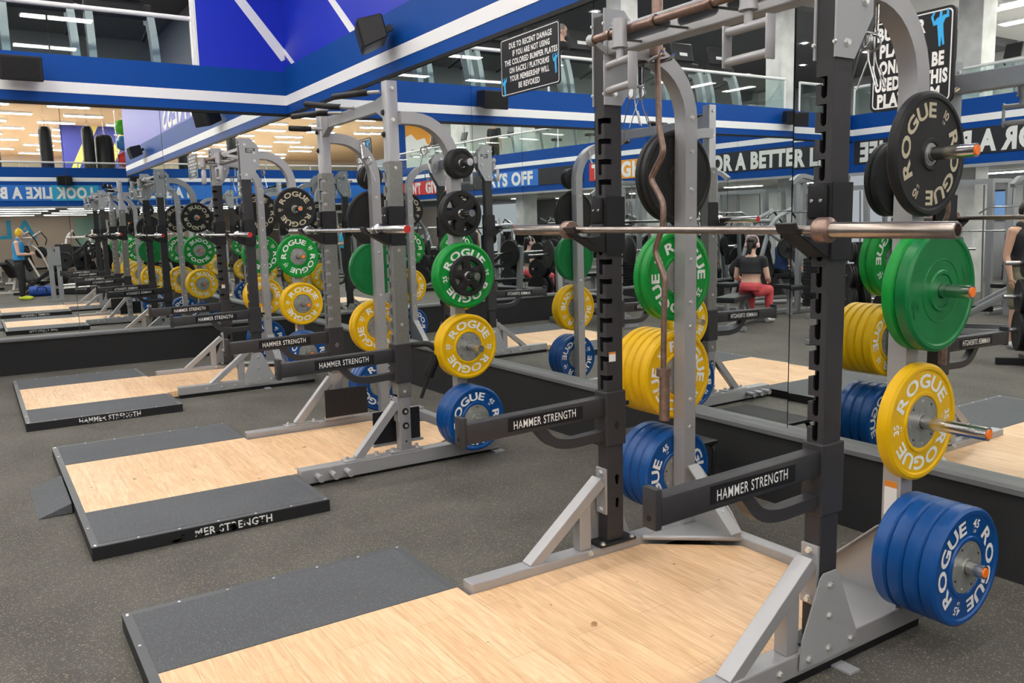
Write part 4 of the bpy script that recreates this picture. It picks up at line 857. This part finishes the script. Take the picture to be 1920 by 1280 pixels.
    for k in 'lr':
        a, b = V(P['an'+k]), V(P['to'+k]); d = (b-a); d.z = 0; d.normalize()
        mb = MB(); mb.tube([V((a.x, a.y, a.z-.040))-d*.055, V((a.x, a.y, a.z-.030))-d*.02, V((a.x, a.y, a.z-.030))+d*.04, b-d*.03+V((0, 0, .006)), b+d*.05, b+d*.075], [.036, .044, .047, .043, .034, .018], shoes, 12); mb.build('shoe', t)
    return t
def stand(lean=0, arms=None, yawhead=0):
    P = {'pel': (0, 0, .90), 'wai': (.0, 0, 1.10), 'che': (.005+lean*.3, 0, 1.30), 'nec': (.0+lean*.6, 0, 1.475), 'hea': (.035+lean*.8, 0, 1.645)}
    h = P['hea']; P['nose'] = (h[0]+.10*math.cos(yawhead), h[1]+.10*math.sin(yawhead), h[2])
    for k, s in (('l', 1), ('r', -1)):
        P.update({'sh'+k: (lean*.4, s*.185, 1.41), 'el'+k: (-.02, s*.235, 1.12), 'wr'+k: (.06, s*.235, .87), 'pa'+k: (.075, s*.235, .79), 'hi'+k: (0, s*.085, .87), 'kn'+k: (.02, s*.10, .49), 'an'+k: (0, s*.11, .085), 'to'+k: (.14, s*.13, .04)})
    if arms == 'read':
        for k, s in (('l', 1), ('r', -1)): P.update({'el'+k: (.03, s*.225, 1.13), 'wr'+k: (.24, s*.10, 1.12), 'pa'+k: (.31, s*.07, 1.13)})
        P['hea'] = (.07, 0, 1.635); P['nose'] = (.16, 0, 1.585)
    if arms == 'rails':
        for k, s in (('l', 1), ('r', -1)): P.update({'el'+k: (.10, s*.25, 1.15), 'wr'+k: (.34, s*.24, 1.15), 'pa'+k: (.41, s*.24, 1.15)})
    return P
def sit(z=.5, lean=.0, arms='down', turn=0):
    P = {'pel': (0, 0, z+.09), 'wai': (lean*.4, 0, z+.26), 'che': (lean*.8, 0, z+.45), 'nec': (lean*1.05, 0, z+.62), 'hea': (lean*1.15+.03, 0, z+.785)}
    h = P['hea']; P['nose'] = (h[0]+.10*math.cos(turn), h[1]+.10*math.sin(turn), h[2]-.01)
    for k, s in (('l', 1), ('r', -1)):
        c = P['che']; P.update({'sh'+k: (c[0]-.005, s*.18, z+.555), 'el'+k: (c[0]+.02, s*.24, z+.29), 'wr'+k: (c[0]+.23, s*.2, z+.215), 'pa'+k: (c[0]+.30, s*.18, z+.205), 'hi'+k: (.06, s*.1, z+.09), 'kn'+k: (.45, s*.14, z+.07), 'an'+k: (.44, s*.14, .085), 'to'+k: (.58, s*.15, .04)})
    return P
SK1 = mat('skin warm', (.62, .36, .25), .5); SK2 = mat('skin light', (.72, .45, .34), .5); SK3 = mat('skin brown', (.36, .19, .12), .5)
HR1 = mat('dark hair', (.02, .015, .012), .5); HR2 = mat('grey hair', (.22, .19, .17), .6)
TEE = mat('black cotton', (.02, .021, .024), .8); TBLU = mat('blue cotton', (.02, .28, .62), .8); TNAVY = mat('navy cotton', (.03, .07, .20), .8); TCYA = mat('cyan cotton', (.03, .50, .72), .8)
PBLK = mat('black leggings', (.018, .018, .02), .6); PRED = mat('coral leggings', (.75, .10, .11), .55); PKHA = mat('khaki cotton', (.20, .19, .12), .8); SHY = mat('yellow shoe', (.60, .66, .03), .5); SHW = mat('white shoe', (.7, .7, .7), .5)
pm = person('person in a blue tank top, yellow headphones and yellow shoes, looking down at their hands', (13.3, -2.85, 0), -PI/2+PI+.2, stand(.02, 'read'), SK2, mat('yellow cap cloth', (.75, .50, .02), .6), TBLU, PBLK, SHY, 0, sc=1.04)
mb = MB(); mb.tube([(.065, .098, 1.63), (.06, .095, 1.76), (.055, 0, 1.775), (.06, -.095, 1.76), (.065, -.098, 1.63)], .012, YEL, 8, fillet=.09)
for s_ in (-1, 1): mb.lathe([(-.012, .03), (-.012, .043), (.022, .038), (.022, 0)], (.065, s_*.086, 1.625), (0, s_, 0), YEL, 12)
mb.build('headphones', pm)
wm = person('person in black crop top and coral leggings sitting on a bench, seen from behind', (3.0, -6.0, 0), -PI/2-.4, sit(.45, .02), SK2, HR1, TEE, PRED, SHW, .35, crop=True, extra='bun')
mb = MB()
for s_ in (-1, 1): mb.lathe([(-.012, .025), (-.012, .042), (.018, .036), (.018, 0)], (.045, s_*.086, 1.22), (0, s_, 0), mat('pink plastic', (.8, .5, .5), .4), 12)
mb.tube([(.045, .1, 1.22), (.03, .09, 1.36), (.03, -.09, 1.36), (.045, -.1, 1.22)], .009, mat('pink plastic'), 8, fillet=.08); mb.build('headphones', wm)
person('grey haired person in a black t-shirt behind the glass railing on the end balcony', (-1.35, -5.75, 3.511), .0, stand(0, 'rails', -.9), SK2, HR2, TEE, PBLK, SHW, .5)
person('person in a black sleeveless top and khaki shorts standing at the right edge', (6.55, -6.7, 0), .3, stand(0, None, -.4), SK1, HR1, TEE, PKHA, SHW, 0, legw=-1)
person('person in a navy t-shirt seated at a grey press near the end wall', (.9+.08, -9.1, 0), -1.2, sit(.45, .1), SK1, HR1, TNAVY, PBLK, SHW, .5)
person('person in a cyan t-shirt standing far behind the middle rack reflection', (13.6, -6.1, 0), 1.3, stand(0, 'read'), SK1, HR1, TCYA, PBLK, SHW, .5)
person('dark clothed person standing on the opposite balcony near the railing', (12.9, -11.4, 3.32), -1.0, stand(0), SK1, HR1, TEE, PBLK, SHW, .6)
# ------------------------------------------------------------------ gym machines (seen in the mirrors)
def pads(t, name, lo, hi, mx=None): mb = MB(); mb.box(lo, hi, PAD, .015, mx); return mb.build(name, t)
def disc(mb, c, ax, r=.2, n=1, T=.03, m=None):
    a = V(ax).normalized()
    for k in range(n): mb.lathe([(0, .03), (0, r-.01), (.006, r), (T-.006, r), (T, r-.01), (T-.004, r-.03), (T-.004, .05), (T, .03)], V(c)+a*(k*(T+.002)), a, m or BRUB, 28)
def bench(x, y, rz, ang, label, fr=MGREY):
    t = thing('weight_bench', label, 'bench', (x, y, 0), rz, 'weight benches'); mb = MB()
    mb.bar((-.55, 0, .06), (.62, 0, .06), .06, .06, fr); mb.bar((-.55, -.28, .04), (-.55, .28, .04), .06, .06, fr); mb.bar((.62, -.22, .04), (.62, .22, .04), .06, .06, fr); mb.bar((-.1, 0, .06), (.18, 0, .42), .06, .06, fr); mb.bar((.55, 0, .08), (.2, 0, .4), .05, .05, fr); mb.build('frame', t)
    pads(t, 'seat_pad', (.16, -.15, .42), (.56, .15, .49)); pads(t, 'back_pad', (-.84, -.15, -.04), (0, .15, .04), M.Translation((.14, 0, .46)) @ M.Rotation(math.radians(ang), 4, 'Y')); return t
def tower(x, y, rz, label, h=2.15, fr=MGREY, stack=True):
    t = thing('cable_machine', label, 'cable machine', (x, y, 0), rz, 'selectorized machines'); mb = MB()
    for s in (-1, 1): mb.bar((0, s*.32, 0), (0, s*.32, h), .09, .07, fr, up=(1, 0, 0), bev=.008); mb.bar((-.35, s*.32, .04), (.55, s*.32, .04), .07, .07, fr, bev=.006)
    mb.bar((0, -.32, h-.05), (0, .32, h-.05), .09, .09, fr, bev=.006); mb.tube([(0, 0, h-.05), (.42, 0, h+.02), (.62, 0, h-.12)], 0, fr, sq=(.07, .07), fillet=.15, up=(0, 1, 0)); mb.build('frame', t)
    mb = MB()
    for i in range(14): mb.box((-.06, -.17, .14+.058*i), (.06, .17, .19+.058*i), BLKS, .003)
    mb.build('weight_stack', t); mb = MB()
    for s in (-1, 1): mb.cyl((0, s*.13, .1), (0, s*.13, h-.1), .012, CHROME, 10)
    mb.cyl((.6, 0, h-.15), (.6, 0, 1.75), .004, BLK, 6); mb.build('guide_rods', t); mb = MB(); mb.tube([(.6, -.5, 1.62), (.6, -.35, 1.72), (.6, .35, 1.72), (.6, .5, 1.62)], .014, CHROME, 10); mb.build('pull_bar', t)
    pads(t, 'seat_pad', (.42, -.17, .46), (.80, .17, .53)); mb = MB(); mb.bar((.6, 0, .04), (.6, 0, .46), .07, .07, fr); mb.build('seat_post', t)
    mb = MB(); mb.box((.046, -.10, 1.35), (.052, .10, 1.65), WHITE); mb.build('instruction_plate', t); return t
def press(x, y, rz, label, fr=MGREY, n=2):
    t = thing('plate_loaded_machine', label, 'plate loaded machine', (x, y, 0), rz, 'plate loaded machines'); mb = MB()
    for s in (-1, 1):
        mb.tube([(-.7, s*.35, .05), (.8, s*.35, .05)], .04, fr, 12); mb.tube([(-.6, s*.35, .05), (-.15, s*.35, 1.55), (.25, s*.33, 1.75)], .042, fr, 12, fillet=.25); mb.tube([(.6, s*.35, .05), (.1, s*.42, 1.1), (-.25, s*.45, 1.35)], .036, fr, 12, fillet=.2)
    mb.tube([(-.6, -.35, .08), (-.6, .35, .08)], .04, fr, 12); mb.tube([(-.15, -.35, 1.55), (-.15, .35, 1.55)], .04, fr, 12); mb.build('frame', t)
    for s in (-1, 1):
        mb = MB(); disc(mb, (.1, s*.46, 1.05), (0, s, 0), .2, n); disc(mb, (-.38, s*.40, .62), (0, s, 0), .22, n); mb.build('loaded_plates', t)
        mb = MB(); mb.cyl((.1, s*.42, 1.05), (.1, s*.72, 1.05), .025, CHROME, 12); mb.tube([(.25, s*.33, 1.75), (.45, s*.33, 1.5), (.45, s*.20, 1.3)], .018, BLK, 10, fillet=.08); mb.build('handle', t)
    pads(t, 'seat_pad', (.0, -.2, .48), (.45, .2, .56)); pads(t, 'back_pad', (-.05, -.18, 0), (.05, .18, .75), M.Translation((-.02, 0, .56)) @ M.Rotation(-.22, 4, 'Y')); return t
def legpress(x, y, rz, label, fr=MGREY):
    t = thing('leg_press', label, 'leg press', (x, y, 0), rz, 'plate loaded machines'); mb = MB()
    for s in (-1, 1): mb.bar((-.9, s*.3, .08), (1.1, s*.3, 1.35), .08, .08, fr, bev=.006); mb.bar((-1.1, s*.3, .04), (1.2, s*.3, .04), .07, .07, fr); mb.bar((1.05, s*.3, .05), (1.05, s*.3, 1.35), .07, .07, fr, up=(1, 0, 0)); mb.tube([(1.05, s*.3, 1.35), (1.2, s*.34, 1.5), (1.25, s*.34, 1.15)], .03, fr, 10, fillet=.1)
    mb.bar((1.05, -.34, 1.33), (1.05, .34, 1.33), .07, .07, fr); mb.build('frame', t)
    mb = MB(); mb.box((-.03, -.34, -.3), (.03, .34, .42), BLKS, .01, M.Translation((.45, 0, 1.02)) @ M.Rotation(-.55, 4, 'Y')); mb.build('foot_sled', t)
    for s in (-1, 1): mb = MB(); disc(mb, (.55, s*.38, .95), (0, s, 0), .225, 3); mb.build('loaded_plates', t)
    pads(t, 'seat_pad', (-.75, -.2, .30), (-.30, .2, .38)); pads(t, 'back_pad', (-.05, -.2, 0), (.05, .2, .85), M.Translation((-.75, 0, .36)) @ M.Rotation(-.75, 4, 'Y')); return t
def tree(x, y, rz, label):
    t = thing('plate_tree', label, 'plate rack', (x, y, 0), rz, 'plate trees'); mb = MB()
    mb.bar((0, 0, .05), (0, 0, 1.25), .07, .07, BLKS, up=(1, 0, 0)); mb.bar((-.32, 0, .04), (.32, 0, .04), .06, .07, BLKS); mb.bar((0, -.32, .04), (0, .32, .04), .06, .07, BLKS)
    for z in (.38, .74, 1.1):
        for s in (-1, 1): mb.cyl((0, 0, z), (0, s*.28, z), .024, STEEL, 12)
    mb.build('stand', t)
    for i, z in enumerate((.38, .74, 1.1)):
        for s in (-1, 1): mb = MB(); disc(mb, (0, s*.05, z), (0, s, 0), (.225, .19, .15)[i], 3 if i < 2 else 2); mb.build('stored_plates', t)
    return t
def benchpress(x, y, rz, label, fr=MGREY):
    t = thing('press_bench', label, 'bench', (x, y, 0), rz, 'press benches'); mb = MB()
    for s in (-1, 1): mb.bar((0, s*.55, 0), (-.1, s*.55, 1.25), .08, .08, fr, up=(1, 0, 0)); mb.bar((-.4, s*.55, .04), (.3, s*.55, .04), .07, .07, fr)
    mb.bar((-.02, -.55, .25), (-.02, .55, .25), .07, .07, fr); mb.bar((0, 0, .2), (1.1, 0, .2), .07, .07, fr); mb.bar((1.1, -.25, .04), (1.1, .25, .04), .07, .07, fr); mb.bar((1.1, 0, .04), (1.1, 0, .4), .07, .07, fr); mb.build('frame', t)
    pads(t, 'bench_pad', (.02, -.15, .40), (1.22, .15, .48)); mb = MB(); mb.cyl((-.02, -1.1, 1.14), (-.02, 1.1, 1.14), .015, STEEL, 12); mb.build('bar', t)
    for s in (-1, 1): mb = MB(); disc(mb, (-.02, s*.72, 1.14), (0, s, 0), .225, 1, .04); mb.build('loaded_plates', t)
    return t
def smith(x, y, rz, label, fr=MGREY):
    t = thing('smith_machine', label, 'smith machine', (x, y, 0), rz, 'guided bar racks'); mb = MB()
    for s in (-1, 1):
        mb.bar((0, s*.65, 0), (.12, s*.65, 2.2), .09, .08, fr, up=(1, 0, 0)); mb.bar((-.6, s*.65, 0), (-.45, s*.65, 2.2), .07, .07, fr, up=(1, 0, 0)); mb.bar((-.7, s*.65, .04), (.5, s*.65, .04), .07, .07, fr); mb.bar((-.45, s*.65, 2.17), (.12, s*.65, 2.17), .07, .07, fr)
    mb.bar((-.45, -.65, 2.17), (-.45, .65, 2.17), .07, .07, fr); mb.bar((.12, -.65, 2.17), (.12, .65, 2.17), .07, .07, fr); mb.build('frame', t)
    mb = MB(); mb.cyl((.1, -1.05, 1.32), (.1, 1.05, 1.32), .016, STEEL, 12); mb.build('bar', t)
    for s in (-1, 1):
        mb = MB(); mb.cyl((.14, s*.6, .1), (.24, s*.6, 2.1), .014, CHROME, 10); mb.build('guide_rod', t); mb = MB(); disc(mb, (-.52, s*.7, .7), (0, s, 0), .22, 2); disc(mb, (-.50, s*.7, 1.2), (0, s, 0), .19, 2); mb.build('stored_plates', t)
    return t
def treadmill(x, y, z, rz, label):
    t = thing('treadmill', label, 'treadmill', (x, y, z), rz, 'treadmills on the end balcony'); mb = MB(); mb.box((-1.0, -.38, 0), (.75, .38, .2), BLKS, .03); mb.build('deck', t); mb = MB(); mb.box((-.98, -.26, .201), (.55, .26, .208), BLK); mb.build('belt', t)
    for s in (-1, 1):
        mb = MB(); mb.tube([(.66, s*.38, .05), (.60, s*.38, .75), (.45, s*.37, 1.18), (.30, s*.36, 1.22)], 0, MAT_TR, sq=(.17, .09), up=(0, 1, 0), fillet=.25); mb.build('side_post', t); mb = MB(); mb.tube([(.42, s*.37, 1.1), (-.05, s*.36, 1.0)], .025, BLK, 10); mb.build('side_handle', t)
    mb = MB(); mb.box((-.05, -.42, -.06), (.06, .42, .14), BLKS, .03, M.Translation((.46, 0, 1.22)) @ M.Rotation(-.35, 4, 'Y')); mb.box((-.03, -.27, .1), (.03, .27, .46), BLKS, .02, M.Translation((.50, 0, 1.28)) @ M.Rotation(-.22, 4, 'Y')); o = mb.build('console', t)
    mb = MB(); mb.box((.034, -.10, .2), (.038, .10, .26), WHITE, 0, M.Translation((.50, 0, 1.28)) @ M.Rotation(-.22, 4, 'Y')); mb.build('console_badge', o); return t
MAT_TR = mat('pale grey treadmill plastic', (.46, .47, .48), .4)
def bike(x, y, z, rz, label):
    t = thing('exercise_bike', label, 'exercise bike', (x, y, z), rz, 'exercise bikes'); mb = MB(); mb.tube([(-.5, 0, .1), (-.1, 0, .5), (.35, 0, .55), (.5, 0, .1)], .05, MGREY, 10, fillet=.1); mb.bar((-.5, -.25, .04), (-.5, .25, .04), .08, .06, MGREY); mb.bar((.5, -.25, .04), (.5, .25, .04), .08, .06, MGREY); mb.tube([(.3, 0, .5), (.42, 0, 1.1)], .04, MGREY, 10); mb.tube([(-.15, 0, .45), (-.25, 0, .85)], .035, MGREY, 10); mb.build('frame', t)
    pads(t, 'saddle', (-.4, -.11, .84), (-.12, .11, .92)); mb = MB(); mb.tube([(.3, -.25, 1.12), (.45, -.2, 1.16), (.45, .2, 1.16), (.3, .25, 1.12)], .018, BLK, 8); mb.build('handlebar', t); mb = MB(); mb.box((-.02, -.17, 0), (.03, .17, .28), BLKS, .02, M.Translation((.48, 0, 1.2)) @ M.Rotation(-.3, 4, 'Y')); mb.build('console', t); mb = MB(); disc(mb, (.12, -.02, .38), (0, 1, 0), .22, 1, .04); mb.build('flywheel', t); return t
def dumbrack(x, y, rz, label, n=8):
    t = thing('dumbbell_rack', label, 'dumbbell rack', (x, y, 0), rz); mb = MB()
    for s in (-1, 1): mb.bar((0, s*1.1, 0), (-.12, s*1.1, 1.0), .06, .4, BLKS, up=(1, 0, 0))
    for z in (.35, .68, 1.0): mb.bar((.05-.12*z, -1.15, z), (.05-.12*z, 1.15, z), .30, .03, BLKS)
    mb.build('rack_frame', t)
    for j, z in enumerate((.35, .68, 1.0)):
        for i in range(n):
            yy = -1.0+2.0*i/(n-1); c = V((.05-.12*z, yy, z+.085)); mb = MB(); mb.cyl(c+V((-.17, 0, 0)), c+V((-.06, 0, 0)), .065, BRUB, 10); mb.cyl(c+V((.06, 0, 0)), c+V((.17, 0, 0)), .065, BRUB, 10); mb.cyl(c+V((-.07, 0, 0)), c+V((.07, 0, 0)), .016, CHROME, 8)
            o = mb.build('dumbbell'); o.matrix_world = M.Translation((x, y, 0)) @ M.Rotation(rz, 4, 'Z'); tag(o, 'black dumbbell on the %s shelf of the dumbbell rack' % ('bottom', 'middle', 'top')[j], 'dumbbell', 'dumbbells on the %s shelf' % ('bottom', 'middle', 'top')[j])
# floor between the walkway and the opposite balcony
bench(2.93, -5.85, -PI/2-.4, 0, 'flat bench under the person in coral leggings'); bench(4.55, -5.75, 1.0, 38, 'inclined bench with a raised back pad, right of the coral leggings'); bench(6.4, -9.2, .4, 30, 'inclined bench far behind the nearest rack reflection'); bench(7.4, -7.1, 2.2, 0, 'flat bench standing alone in the far middle of the floor')
press(.9, -8.9, -1.2, 'grey plate loaded press under the person in the navy t-shirt'); press(3.6, -9.6, .9, 'grey plate loaded press behind the coral leggings'); press(8.4, -5.9, 2.4, 'grey plate loaded press at the right edge, beside the khaki shorts'); press(9.6, -9.0, -.6, 'grey plate loaded press in the far middle of the floor')
tower(1.0, -7.0, 0, 'tall grey cable machine close to the end wall', 2.4); tower(2.6, -8.0, 1.57, 'tall grey cable machine behind the person in coral leggings', 2.3); tower(4.9, -10.3, 1.57, 'grey cable machine under the BETTER LIFE banner'); tower(6.9, -10.2, 1.9, 'grey cable machine before the angled balcony', 2.3); tower(11.5, -9.4, 1.2, 'grey cable machine under the PAYS OFF banner')
legpress(5.9, -8.0, -.5, 'grey leg press with black plates, right of the bench with a raised back'); legpress(9.0, -7.6, 2.6, 'grey leg press in the middle of the floor')
tree(3.9, -7.3, .6, 'black plate tree behind the bench with a raised back'); tree(4.85, -6.75, .2, 'black plate tree left of the grey leg press'); tree(7.2, -5.6, .9, 'black plate tree with large plates near the right edge'); tree(2.0, -5.6, .4, 'black plate tree before the tall grey cable machine'); tree(9.6, -6.6, .1, 'black plate tree in the middle of the floor')
benchpress(.75, -4.7, PI/2*0+.2, 'press bench with a loaded bar, next to the end wall'); benchpress(8.3, -9.6, 1.57, 'press bench under the banner reading WORK')
smith(3.3, -11.0, 1.57, 'grey guided bar rack under the FOR A banner'); smith(11.3, -6.3, 1.2, 'grey guided bar rack out in the middle of the floor'); smith(1.2, -10.6, 1.57, 'grey guided bar rack in the far corner of the hall')
dumbrack(2.4, -16.9, PI/2, 'black dumbbell rack along the grey wall under the opposite balcony')
for i, (x, y, rz) in enumerate(((4.5, -14.2, .3), (6.5, -15.0, 1.2), (8.5, -14.0, 2.0), (10.5, -13.4, .7), (12.8, -13.6, 1.5), (15.0, -13.0, .2))): press(x, y, rz, '%s grey press under the opposite balcony, counted from the end wall' % ORDN[i])
# television on the wall under the opposite balcony
t = thing('television', 'dark framed wall television under the opposite balcony', 'television', (.5, -17.36, 1.8)); mb = MB(); mb.box((-.62, -.035, -.36), (.62, .04, .36), BLKS, .01); mb.build('case', t); mb = MB(); mb.box((-.58, .041, -.32), (.58, .043, .32), SCREEN); mb.build('screen', t)
# end balcony: treadmills, opposite balcony: bikes
for i, y in enumerate((-1.95, -2.90, -3.85, -4.78, -5.70, -7.2, -8.2, -9.2)): treadmill(-1.15, y, 3.3, 0, '%s treadmill on the end balcony, counted from the blue wall panel' % ORDN[i])
for i, (x, y) in enumerate(((1.4, -13.5), (3.2, -13.4), (5.4, -13.0), (8.6, -11.9), (10.2, -11.8), (11.8, -11.8), (14.2, -11.4), (16, -11.2))): bike(x, y, 3.3, PI/2+.1, '%s exercise bike on the opposite balcony, counted from the end wall' % ORDN[i])
# far balcony: punching bags, balls, striped banner
def bag(x, y, z, h, r, label):
    t = thing('punching_bag', label, 'punching bag', (x, y, z), 0, 'punching bags on the far balcony'); mb = MB(); mb.lathe([(0, r*.8), (.03, r), (h-.12, r), (h, r*.75), (h, 0)], (0, 0, 0), (0, 0, 1), BLKS, 20); mb.lathe([(-.0, .0), (0, r*.8)], (0, 0, 0), (0, 0, 1), BLKS, 20); mb.build('bag_body', t)
    mb = MB()
    for k in range(4): mb.tube([(r*.7*math.cos(k*PI/2), r*.7*math.sin(k*PI/2), h-.01), (0, 0, h+.25)], .006, CHROME, 6)
    mb.tube([(0, 0, h+.24), (0, 0, 5.95-z)], .008, CHROME, 6); mb.build('chain', t); return t
bag(20.6, -1.43, 3.75, 1.45, .20, 'black punching bag hanging alone, second from the left on the far balcony'); bag(20.6, -2.95, 3.75, 1.3, .20, 'black punching bag at the left edge of the far balcony'); bag(20.6, -.15, 3.75, 1.5, .19, 'slim black punching bag beside a wider one on the far balcony'); bag(20.75, .36, 3.75, 1.25, .30, 'wide black punching bag near the coloured balls'); bag(21.4, -4.9, 3.75, 1.4, .2, 'black punching bag far to the left on the far balcony')
for i, (z, cn, cc) in enumerate(((3.62, 'orange', (.8, .25, .02)), (4.17, 'red', (.6, .03, .03)), (4.72, 'blue', (.03, .2, .5)), (5.27, 'green', (.08, .5, .03)))):
    mb = MB(); mb.lathe([(.265*math.sin(a), .265*math.cos(a)) for a in [-PI/2+k*PI/12 for k in range(13)]], (0, 0, 0), (0, 0, 1), mat('ball '+cn, cc, .4), 24); o = mb.build('exercise_ball'); o.location = (20.5, .95, z); tag(o, '%s exercise ball in the stack at the end of the far balcony' % cn, 'ball', 'exercise balls in a stack')
t = thing('ball_stand', 'thin steel stand holding the stacked exercise balls', 'ball rack', (20.5, .95, 3.3)); mb = MB()
for k in range(3): a = k*2*PI/3; mb.cyl((.29*math.cos(a), .29*math.sin(a), 0), (.29*math.cos(a), .29*math.sin(a), 2.5), .012, STEEL, 8)
mb.build('stand_posts', t); mb = MB()
for z in (.05, .6, 1.15, 1.7): mb.tube([(.29*math.cos(a), .29*math.sin(a), z) for a in [k*PI/8 for k in range(16)]], .008, STEEL, 6, closed=True)
mb.build('stand_rings', t)
mb = MB(); mb.box((27, -.4, 4.1), (27.04, 2.4, 6.0), mat('purple blue cloth', (.05, .06, .32), .7))
for k in range(2): mb.prism([(-.2+1.2*k, 4.1), (.1+1.2*k, 4.1), (1.0+1.2*k, 6.0), (.7+1.2*k, 6.0)], 'x', 26.985, 27, mat('yellow cloth', (.75, .62, .15), .7))
tag(mb.build('striped_banner'), 'blue and yellow striped banner hanging behind the punching bags', 'banner')
t = thing('wall_poster', 'tall white and orange poster reading THANK YOU on the far balcony', 'poster', (WX-.2, -11.75, 3.85)); mb = MB(); mb.box((-.01, -.75, 0), (.0, .55, 1.75), WHITE); mb.prism([(-.75, 1.75), (.55, 1.75), (.55, 1.25), (.3, 1.38), (.05, 1.15), (-.3, 1.25), (-.45, .95), (-.75, 1.05)], 'x', -.013, -.01, BANOR)
mb.fit('THANK YOU', TM((-.014, -.1, .72), (0, -1, 0), (0, 0, 1)), .85, .11, BLK, .005); mb.fit('FOR DOING YOUR PART', TM((-.014, -.1, .52), (0, -1, 0), (0, 0, 1)), 1.1, .10, BLK, .0); mb.build('printed_sheet', t); mb = MB(); mb.box((0, -.78, -.06), (.03, .9, 1.9), BLUE1); mb.build('backing_board', t)
# far floor in the end mirror
t = thing('support_frame', 'grey upright frame with two posts and round arms beside the blue duffel bag', 'machine', (12.6, -2.1, 0)); mb = MB()
for y in (-.09, .09): mb.bar((0, y, 0), (.03, y, 1.35), .11, .07, MGREY, up=(1, 0, 0), bev=.006)
mb.bar((-.02, -.14, 1.05), (-.02, .14, 1.05), .03, .35, MGREY); mb.box((-.1, -.2, 0), (.1, .2, .012), MGREY); mb.build('frame', t)
for z in (.28, .36): mb = MB(); mb.cyl((.02, .12, z), (-.05, .75, z+.02), .028, CHROME, 12); mb.build('round_arm', t)
t = thing('duffel_bag', 'blue duffel bag lying on the floor, seen in the end mirror', 'bag', (14.4, -2.35, 0)); mb = MB(); mb.lathe([(-.30, 0), (-.29, .11), (-.26, .14), (.26, .14), (.29, .11), (.30, 0)], (0, 0, .14), (0, 1, 0), mat('blue nylon', (.02, .08, .38), .6, var=.3, vscale=14), 18); mb.build('bag_body', t); mb = MB(); mb.tube([(-.142, -.12, .12), (-.16, -.1, .26), (-.16, .1, .26), (-.142, .12, .12)], .012, BLK, 8, fillet=.05); mb.build('strap', t)
legpress(14.9, -1.9, 2.2, 'dark leg press behind the blue duffel bag', BLKS)
press(17.2, -1.0, .5, 'pale framed press under the far balcony, right of the person in the tank top', MPALE); press(21.0, -2.2, 2.2, 'pale framed press at the back under the far balcony', MPALE); tower(20.4, .5, PI, 'pale cable machine under the far balcony', 2.1, MPALE); tower(22.5, -3.4, PI, 'pale cable machine at the left under the far balcony', 2.1, MPALE); press(18.6, -.1, -.5, 'pale framed press beside the farthest reflected racks', MPALE); tree(16.2, -1.7, .3, 'black plate tree by the pale framed presses'); tree(18.4, -3.4, .5, 'black plate tree behind the person in the tank top'); bench(16.6, -2.9, .3, 30, 'pale framed bench behind the blue duffel bag', MPALE)
for i, (x, y, rz) in enumerate(((16.5, -5.4, 1), (17.8, -7.2, .4), (15.8, -6.9, 2), (13.2, -8.6, 1.2))): (press if i % 2 else smith)(x, y, rz, 'grey machine on the floor past the person in the tank top, %s in its row' % ORDN[i])
mb = MB(); mb.fit('ALTITUDE'[:3], TM((32.985, -2.4, 1.9), (0, -1, 0), (0, 0, 1)), 2.4, .8, BANTEAL, .02); mb.box((32.97, .4, .9), (32.99, 1.6, 2.4), mat('pale green panel', (.35, .55, .45), .6)); tag(mb.build('wall_mural'), 'large blue letters painted on the beige wall under the far balcony', 'mural')
